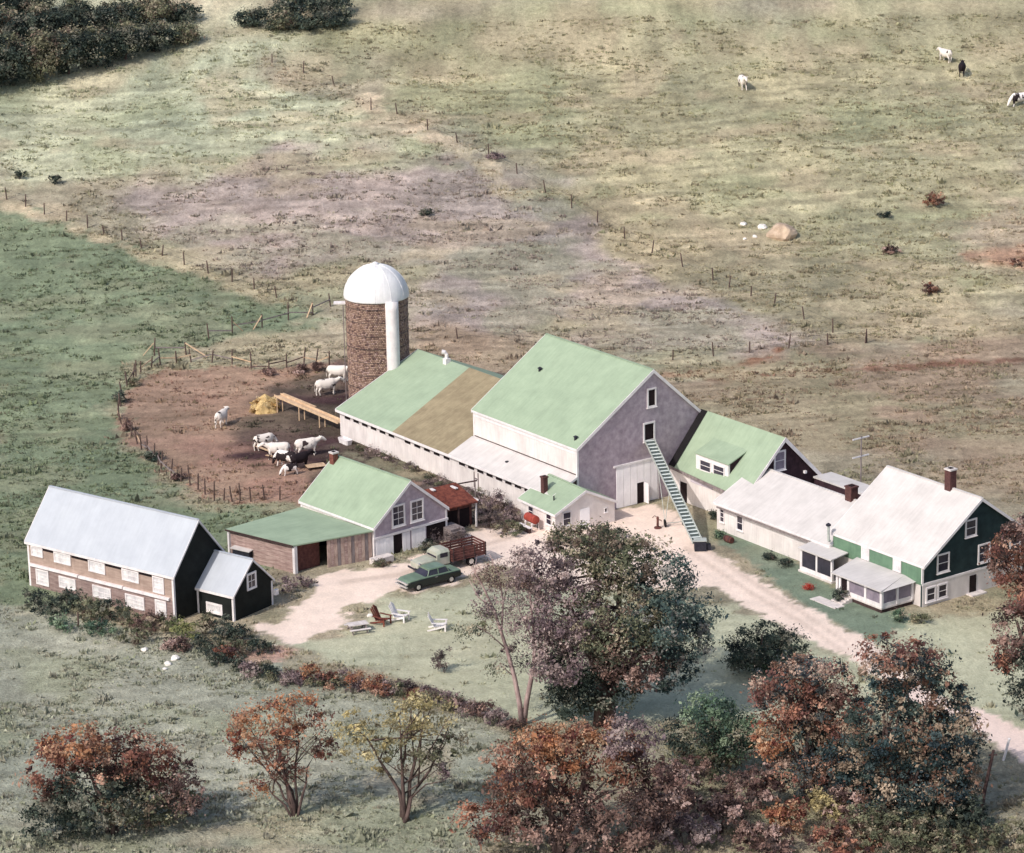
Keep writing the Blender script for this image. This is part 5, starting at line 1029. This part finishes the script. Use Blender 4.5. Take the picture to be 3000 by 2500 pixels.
MB().rings([section(-2.65, .72, .52, .8), section(-2.5, .84, .42, .94), section(-1.6, .92, .38, 1.0), section(-0.6, .93, .36, 1.02), section(0.8, .93, .36, 1.02), section(1.3, .92, .38, 1.0), section(2.3, .86, .42, .93), section(2.6, .76, .5, .82)]).build('body', 'car_dark', T, False)
MB().rings([section(-2.62, .7, .8, .86, .05), section(-2.5, .8, .9, 0.98, .06), section(-1.6, .88, .95, 1.04, .06), section(0.8, .89, .96, 1.06, .06), section(1.3, .88, .95, 1.04, .06), section(2.3, .82, .88, .97, .06), section(2.58, .7, .78, .86, .05)]).build('top_deck', 'car_green', T, False)
for s in (-1, 1): MB().hexa([(-2.45, s * .845, .4), (2.3, s * .865, .4), (2.3, s * .885, .4), (-2.45, s * .86, .4)], [(-2.45, s * .855, .7), (2.3, s * .872, .7), (2.3, s * .89, .7), (-2.45, s * .87, .7)]).build('rocker_panel', 'car_dark', T)
gh = MB().rings([[(x, -hw, z), (x, hw, z), (x2, hw2, z2), (x2, -hw2, z2)] for x, hw, z, x2, hw2, z2 in ((-1.75, .8, 1.0, -1.1, .66, 1.5), (0.95, .8, 1.0, 0.35, .66, 1.5))]).build('cabin', 'glass', T)
MB().rings([section(-1.2, .66, 1.48, 1.55, .06), section(-0.9, .7, 1.5, 1.6, .08), section(0.15, .7, 1.5, 1.6, .08), section(0.45, .66, 1.48, 1.55, .06)]).build('roof', 'car_green', T)
for s in (-1, 1):
    for x in (-1.2, -0.4, 0.42): MB().beam((x - (0.25 if x < -1 else 0) + (0.25 if x > 0.4 else 0), s * .8, 1.0), (x, s * .68, 1.5), 0.07, 0.05).build('pillar', 'car_green', T)
    for x in (-1.55, 1.6): wheel(T, x, s * .82, .34, .2)
    o = MB().lathe([(0.02, -0.06), (0.11, -0.05), (0.12, 0.02), (0.02, 0.05)], 12).build('headlight', 'chrome', T); o.location = (2.62, s * .56, .72); o.rotation_euler = (0, R(90), 0)
    bx('door_handle', 'chrome', T, -0.2, 0.0, *sorted((s * .93, s * .955)), .86, .9)
for x, z in ((2.68, .5), (2.62, .78), (-2.72, .5)): MB().beam((x, -.86, z), (x, .86, z), 0.12, 0.13).build('bumper', 'chrome', T)
p = at(1300, 1664)
T = thing('stake_truck', 'old farm truck with pale cab and brown stake body beside the car', 'truck', p, R(213)); T.scale = (1.08, 1.08, 1.08)
MB().rings([section(1.1, .8, .7, 1.25), section(1.5, .8, .65, 1.3), section(2.6, .68, .65, 1.2), section(2.95, .58, .7, 1.1)]).build('hood', 'cab_white', T)
MB().rings([section(-0.1, .85, .65, 1.9, .2), section(0.75, .86, .65, 1.95, .22), section(1.15, .84, .65, 1.75, .2)]).build('cab', 'cab_white', T)
for s in (-1, 1):
    bx('side_window', 'glass', T, 0.1, 0.85, *sorted((s * .852, s * .868)), 1.3, 1.68)
    MB().tube([(1.75 + 0.45 * math.cos(t), s * .8, .45 + 0.42 * math.sin(t)) for t in np.linspace(0.1, 3.0, 9)], 0.17, 8).build('fender', 'cab_white', T)
    wheel(T, 2.0, s * .8, .4, .22); wheel(T, -2.2, s * .85, .42, .3)
    o = MB().lathe([(0.02, -0.08), (0.13, -0.06), (0.14, 0.03), (0.02, 0.06)], 12).build('headlight', 'chrome', T); o.location = (2.85, s * .62, 1.05); o.rotation_euler = (0, R(90), 0)
MB().hexa([(1.12, -.72, 1.32), (1.2, -.72, 1.32), (1.2, .72, 1.32), (1.12, .72, 1.32)], [(1.0, -.66, 1.72), (1.06, -.66, 1.72), (1.06, .66, 1.72), (1.0, .66, 1.72)]).build('windscreen', 'glass', T)
MB().beam((3.05, -.85, .55), (3.05, .85, .55), 0.08, 0.15).build('bumper', 'dark_metal', T); bx('chassis', 'dark_metal', T, -3.6, 2.7, -.4, .4, .5, .68)
bx('bed_floor', 'brown_paint', T, -3.7, -0.25, -1.05, 1.05, .78, .9)
for s in (-1, 1):
    for k in range(4): bx('side_slat', 'brown_paint', T, -3.7, -0.25, s * 1.02 - .03, s * 1.02 + .03, .98 + k * .24, 1.14 + k * .24)
    for x in (-3.6, -2.5, -1.4, -0.35): bx('stake', 'dark_wood', T, x - .04, x + .04, s * 1.08 - .03, s * 1.08 + .03, .7, 1.95)
for k in range(4):
    bx('end_slat', 'brown_paint', T, -3.74, -3.69, -1.0, 1.0, .98 + k * .24, 1.14 + k * .24); bx('end_slat', 'brown_paint', T, -0.26, -0.2, -1.0, 1.0, .98 + k * .24, 1.14 + k * .24)

# ------------------------------------------------------------------ yard and lawn things
p = at(1352, 1552)
T = thing('rusty_shed', 'dark red brown shed with rusty roof and one white post behind the workshop', 'shed', p, BY)
MB().hexa([(-3.4, -2.5, 3.45), (0.3, -2.5, 2.45), (0.3, 1.8, 2.45), (-3.4, 1.8, 3.45)], [(-3.4, -2.5, 3.57), (0.3, -2.5, 2.57), (0.3, 1.8, 2.57), (-3.4, 1.8, 3.57)]).build('roof', 'rust_red', T)
for x, y, h_ in ((0.15, 1.65, 2.48), (0.15, -0.4, 2.48), (-3.2, 1.65, 3.38), (-3.2, -2.3, 3.38), (0.15, -2.3, 2.48)): bx('post', 'trim' if y > 1 else 'dark_wood', T, x - .07, x + .07, y - .07, y + .07, -0.2, h_ - 0.02)
bx('back_wall', 'dark_wood', T, -3.3, -3.2, -2.4, 1.7, -0.2, 3.3); bx('front_wall', 'brown_paint', T, -0.6, -0.5, -2.4, 1.6, -0.2, 2.62); bx('front_opening', 'dark_open', T, -0.498, -0.47, -1.2, 1.3, -0.1, 1.9); bx('side_wall', 'brown_paint', T, -3.2, -0.9, -2.45, -2.38, -0.2, 2.6)
bx('edge_board', 'trim', T, -1.8, 0.3, 1.82, 1.9, 2.6, 2.74).rotation_euler = (0, 0, 0)
for k, (x, y, z, s_) in enumerate(((-2.6, 1.0, 3.42, .5), (-3.0, -1.2, 3.52, .35))): bx('roof_plank', 'trim', T, x - s_, x + s_, y - .15, y + .15, z - .05, z + .06)
T = thing('board_stack', 'weathered grey stack of boards between workshop and rusty shed', 'lumber', at(1325, 1580), BY)
rn = random.Random(5)
for j in range(6):
    for k in range(4): bx('board', 'grey_wood', T, -1.1 + rn.uniform(-.1, .1), 1.0 + rn.uniform(-.15, .15), -0.75 + k * 0.38, -0.75 + k * 0.38 + 0.35, 0.02 + j * 0.22, 0.02 + j * 0.22 + 0.17)
T = thing('hoist_boom', 'long dark boom pole on a post above the rusty shed', 'boom', at(1393, 1470))
MB().beam((0, 0, -0.2), (0, 0, 2.1), 0.12).build('post', 'grey_wood', T); MB().beam((0.2, 0.1, 2.15), (-4.6, -1.0, 1.7), 0.13, 0.11).build('boom', 'dark_wood', T); MB().beam((-4.3, -0.95, -0.2), (-4.3, -0.95, 1.7), 0.1).build('post', 'grey_wood', T)
T = thing('small_hut', 'tiny dark hut with flat white roof behind the hen house', 'hut', at(722, 1640), CPY)
bx('wall', 'dark_metal', T, -1.0, 1.1, -0.8, 0.8, -0.2, 1.15); MB().hexa([(-1.15, -0.95, 1.16), (1.2, -0.95, 1.16), (1.2, 0.95, 1.4), (-1.15, 0.95, 1.4)], [(-1.15, -0.95, 1.24), (1.2, -0.95, 1.24), (1.2, 0.95, 1.48), (-1.15, 0.95, 1.48)]).build('roof', 'white_roof', T); bx('door', 'dark_wood', T, 1.102, 1.14, -0.4, 0.3, -0.1, 0.95)
T = thing('fuel_tank', 'red cylindrical fuel tank on a white stand by the milk house', 'tank', at(1558, 1552), MKY)
MB().rings([[(x, 0.42 * q * math.cos(t), 1.15 + 0.42 * q * math.sin(t)) for t in np.linspace(0, 6.283, 19)[:-1]] for x, q in ((-.85, .4), (-.8, .95), (-.7, 1), (.7, 1), (.8, .95), (.85, .4))]).build('tank', 'red_paint', T, False)
for x in (-0.55, 0.55):
    for s in (-1, 1): MB().beam((x, s * .28, .85), (x, s * .5, -.1), 0.1).build('leg', 'trim', T)
    bx('cradle', 'trim', T, x - .07, x + .07, -.42, .42, .66, .78)
bx('plank', 'trim', T, -1.0, 1.0, -.95, -.6, .5, .58); bx('plank_support', 'dark_wood', T, -.9, .9, -.9, -.65, -.1, .499)
MB().tube([(0.9, 0, .95), (1.05, 0, .8), (1.05, 0, .4)], 0.04, 6).build('hose', 'rubber', T)
def barrel(name, label, px, py, mat, rz):
    T = thing(name, label, 'barrel', at(px, py), rz)
    MB().rings([[(x, 0.33 * q * math.cos(t), .33 + 0.33 * q * math.sin(t)) for t in np.linspace(0, 6.283, 17)[:-1]] for x, q in ((-.5, .6), (-.48, .9), (0, 1.05), (.48, .9), (.5, .6))]).build('staves', mat, T)
    for x in (-.28, .28): MB().rings([[(x + dx, 0.355 * math.cos(t), .33 + 0.355 * math.sin(t)) for t in np.linspace(0, 6.283, 17)[:-1]] for dx in (-.03, .03)], False).build('hoop', 'dark_metal', T)
barrel('lying_barrel', 'reddish barrel lying against the wall of the white addition', 2135, 1590, 'brown_paint', BY)
def lawn_chair(px, py, rz, mat, label):
    T = thing('lawn_chair', label, 'chair', at(px, py), rz, 'wooden lawn chairs')
    for k in range(5): MB().hexa([(-.28, -.32 + k * .13, .3), (-.25, -.32 + k * .13, .3), (-.25, -.2 + k * .13, .3), (-.28, -.2 + k * .13, .3)], [(-.72, -.36 + k * .145, 1.2 + .1 * (2 - abs(k - 2))), (-.69, -.36 + k * .145, 1.2 + .1 * (2 - abs(k - 2))), (-.69, -.23 + k * .145, 1.2 + .1 * (2 - abs(k - 2))), (-.72, -.23 + k * .145, 1.2 + .1 * (2 - abs(k - 2)))]).build('back_slat', mat, T)
    for k in range(5): MB().beam((-.25 + k * .17, -.34, .32 + k * .03), (-.25 + k * .17, .34, .32 + k * .03), 0.14, 0.03).build('seat_slat', mat, T)
    for s in (-1, 1):
        bx('arm', mat, T, -.45, .6, *sorted((s * .34, s * .5)), .64, .68); bx('leg', mat, T, .45, .56, *sorted((s * .37, s * .43)), -.05, .64); MB().beam((.5, s * .37, .4), (-.75, s * .37, .02), 0.05, 0.12).build('leg', mat, T)
    o = T; o.scale = (1.25, 1.25, 1.15); return T
lawn_chair(1118, 1828, R(-35), 'rust_red', 'reddish brown wooden lawn chair on the lawn'); lawn_chair(1172, 1818, R(-25), 'trim', 'white wooden lawn chair next to the reddish one'); lawn_chair(1285, 1845, R(-5), 'trim', 'white wooden lawn chair standing apart on the right')
T = thing('picnic_table', 'low grey white picnic table on the lawn left of the chairs', 'table', at(1048, 1850), R(20))
for k in range(5): bx('top_plank', 'concrete', T, -.9, .9, -.5 + k * .2, -.32 + k * .2, .72, .76)
for s in (-1, 1):
    bx('bench', 'concrete', T, -.95, .95, *sorted((s * .7, s * 1.0)), .42, .46)
    for x in (-.65, .65): MB().beam((x, s * .3, .72), (x, s * .85, -.05), 0.09).build('leg', 'grey_wood', T)
for x in (-.65, .65): bx('cross_rail', 'grey_wood', T, x - .05, x + .05, -.95, .95, .34, .42)
PAL['red'] = [(196, 62, 50), (170, 50, 46), (210, 96, 80)]
shrub('red_flowers', 'small clump of red flowers on the grass before the farmhouse', (2368, 1728), 16, 18, 'red', 501, None, 0.1, 30, 'flowers')
q = barn_pt(14.5, 23.4); T = thing('antenna_mast', 'thin mast with two pale crossbars behind the white addition', 'antenna', (q.x, q.y, 0), BY)
MB().tube([(0, 0, -0.2), (0, 0, 7.3)], 0.07, 8).build('mast', 'grey_wood', T)
for z in (7.1, 5.25): MB().beam((0, -1.1, z), (0, 1.0, z), 0.12, 0.12).build('crossbar', 'trim', T)
T = thing('utility_pole', 'dark leaning pole in the bottom right corner', 'pole', at(2868, 2405))
MB().tube([(0, 0, -0.4), (0.4, 0, 2.6), (0.95, 0, 5.6)], [.16, .14, .11], 9).build('shaft', 'dark_wood', T); MB().beam((0.6, 0, 5.2), (1.2, 0, 5.25), 0.1).build('crossarm', 'dark_wood', T)
T = thing('road_post', 'white post beside the road at the lower right', 'post', at(2938, 2228)); MB().tube([(0, 0, -0.2), (0.45, 0, 1.75)], [.11, .1], 8).build('shaft', 'trim', T); MB().lathe([(0.12, 1.75), (0.12, 1.8), (0.02, 1.86)], 8, (0.45, 0)).build('cap', 'trim', T)
def rock(name, label, px, py, r, mat, seed, sq=0.7):
    bm = bmesh.new(); bmesh.ops.create_icosphere(bm, subdivisions=3, radius=1)
    for v in bm.verts:
        nn = mnoise.noise(v.co * 1.2 + Vector((seed, 0, 0))) * 0.5 + mnoise.noise(v.co * 3 + Vector((seed, 3, 0))) * 0.14
        v.co *= 1 + nn * 0.7; v.co.z = v.co.z * sq + 0.25
        v.co *= r
    me = bpy.data.meshes.new(name); bm.to_mesh(me); bm.free(); me.materials.append(M[mat]); o = link(name, me); o.location = at(px, py); return tag(o, label, 'rock')
rock('boulder', 'big tan boulder on the hillside pasture', 2290, 692, 1.75, 'rock', 2.0, 0.75)
for i, (x, y, r_, lab) in enumerate([(2178, 660, .42, 'white stone farthest left of the big boulder'), (2233, 668, .6, 'large white stone touching the big boulder'), (2211, 695, .3, 'small white stone below the stones by the boulder'), (2182, 702, .25, 'smallest white stone left below the boulder'),
                                     (513, 1932, .36, 'largest of three white stones in the front field'), (492, 1948, .3, 'middle of three white stones in the front field'), (484, 1962, .22, 'lowest of three white stones in the front field'), (424, 1906, .3, 'flat white stone by the front field fence'), (1083, 1806, .25, 'white stone beside the reddish lawn chair')]):
    rock('stone', lab, x, y, r_, 'pale_rock', 10 + i * 3.3)['group'] = 'white stones'
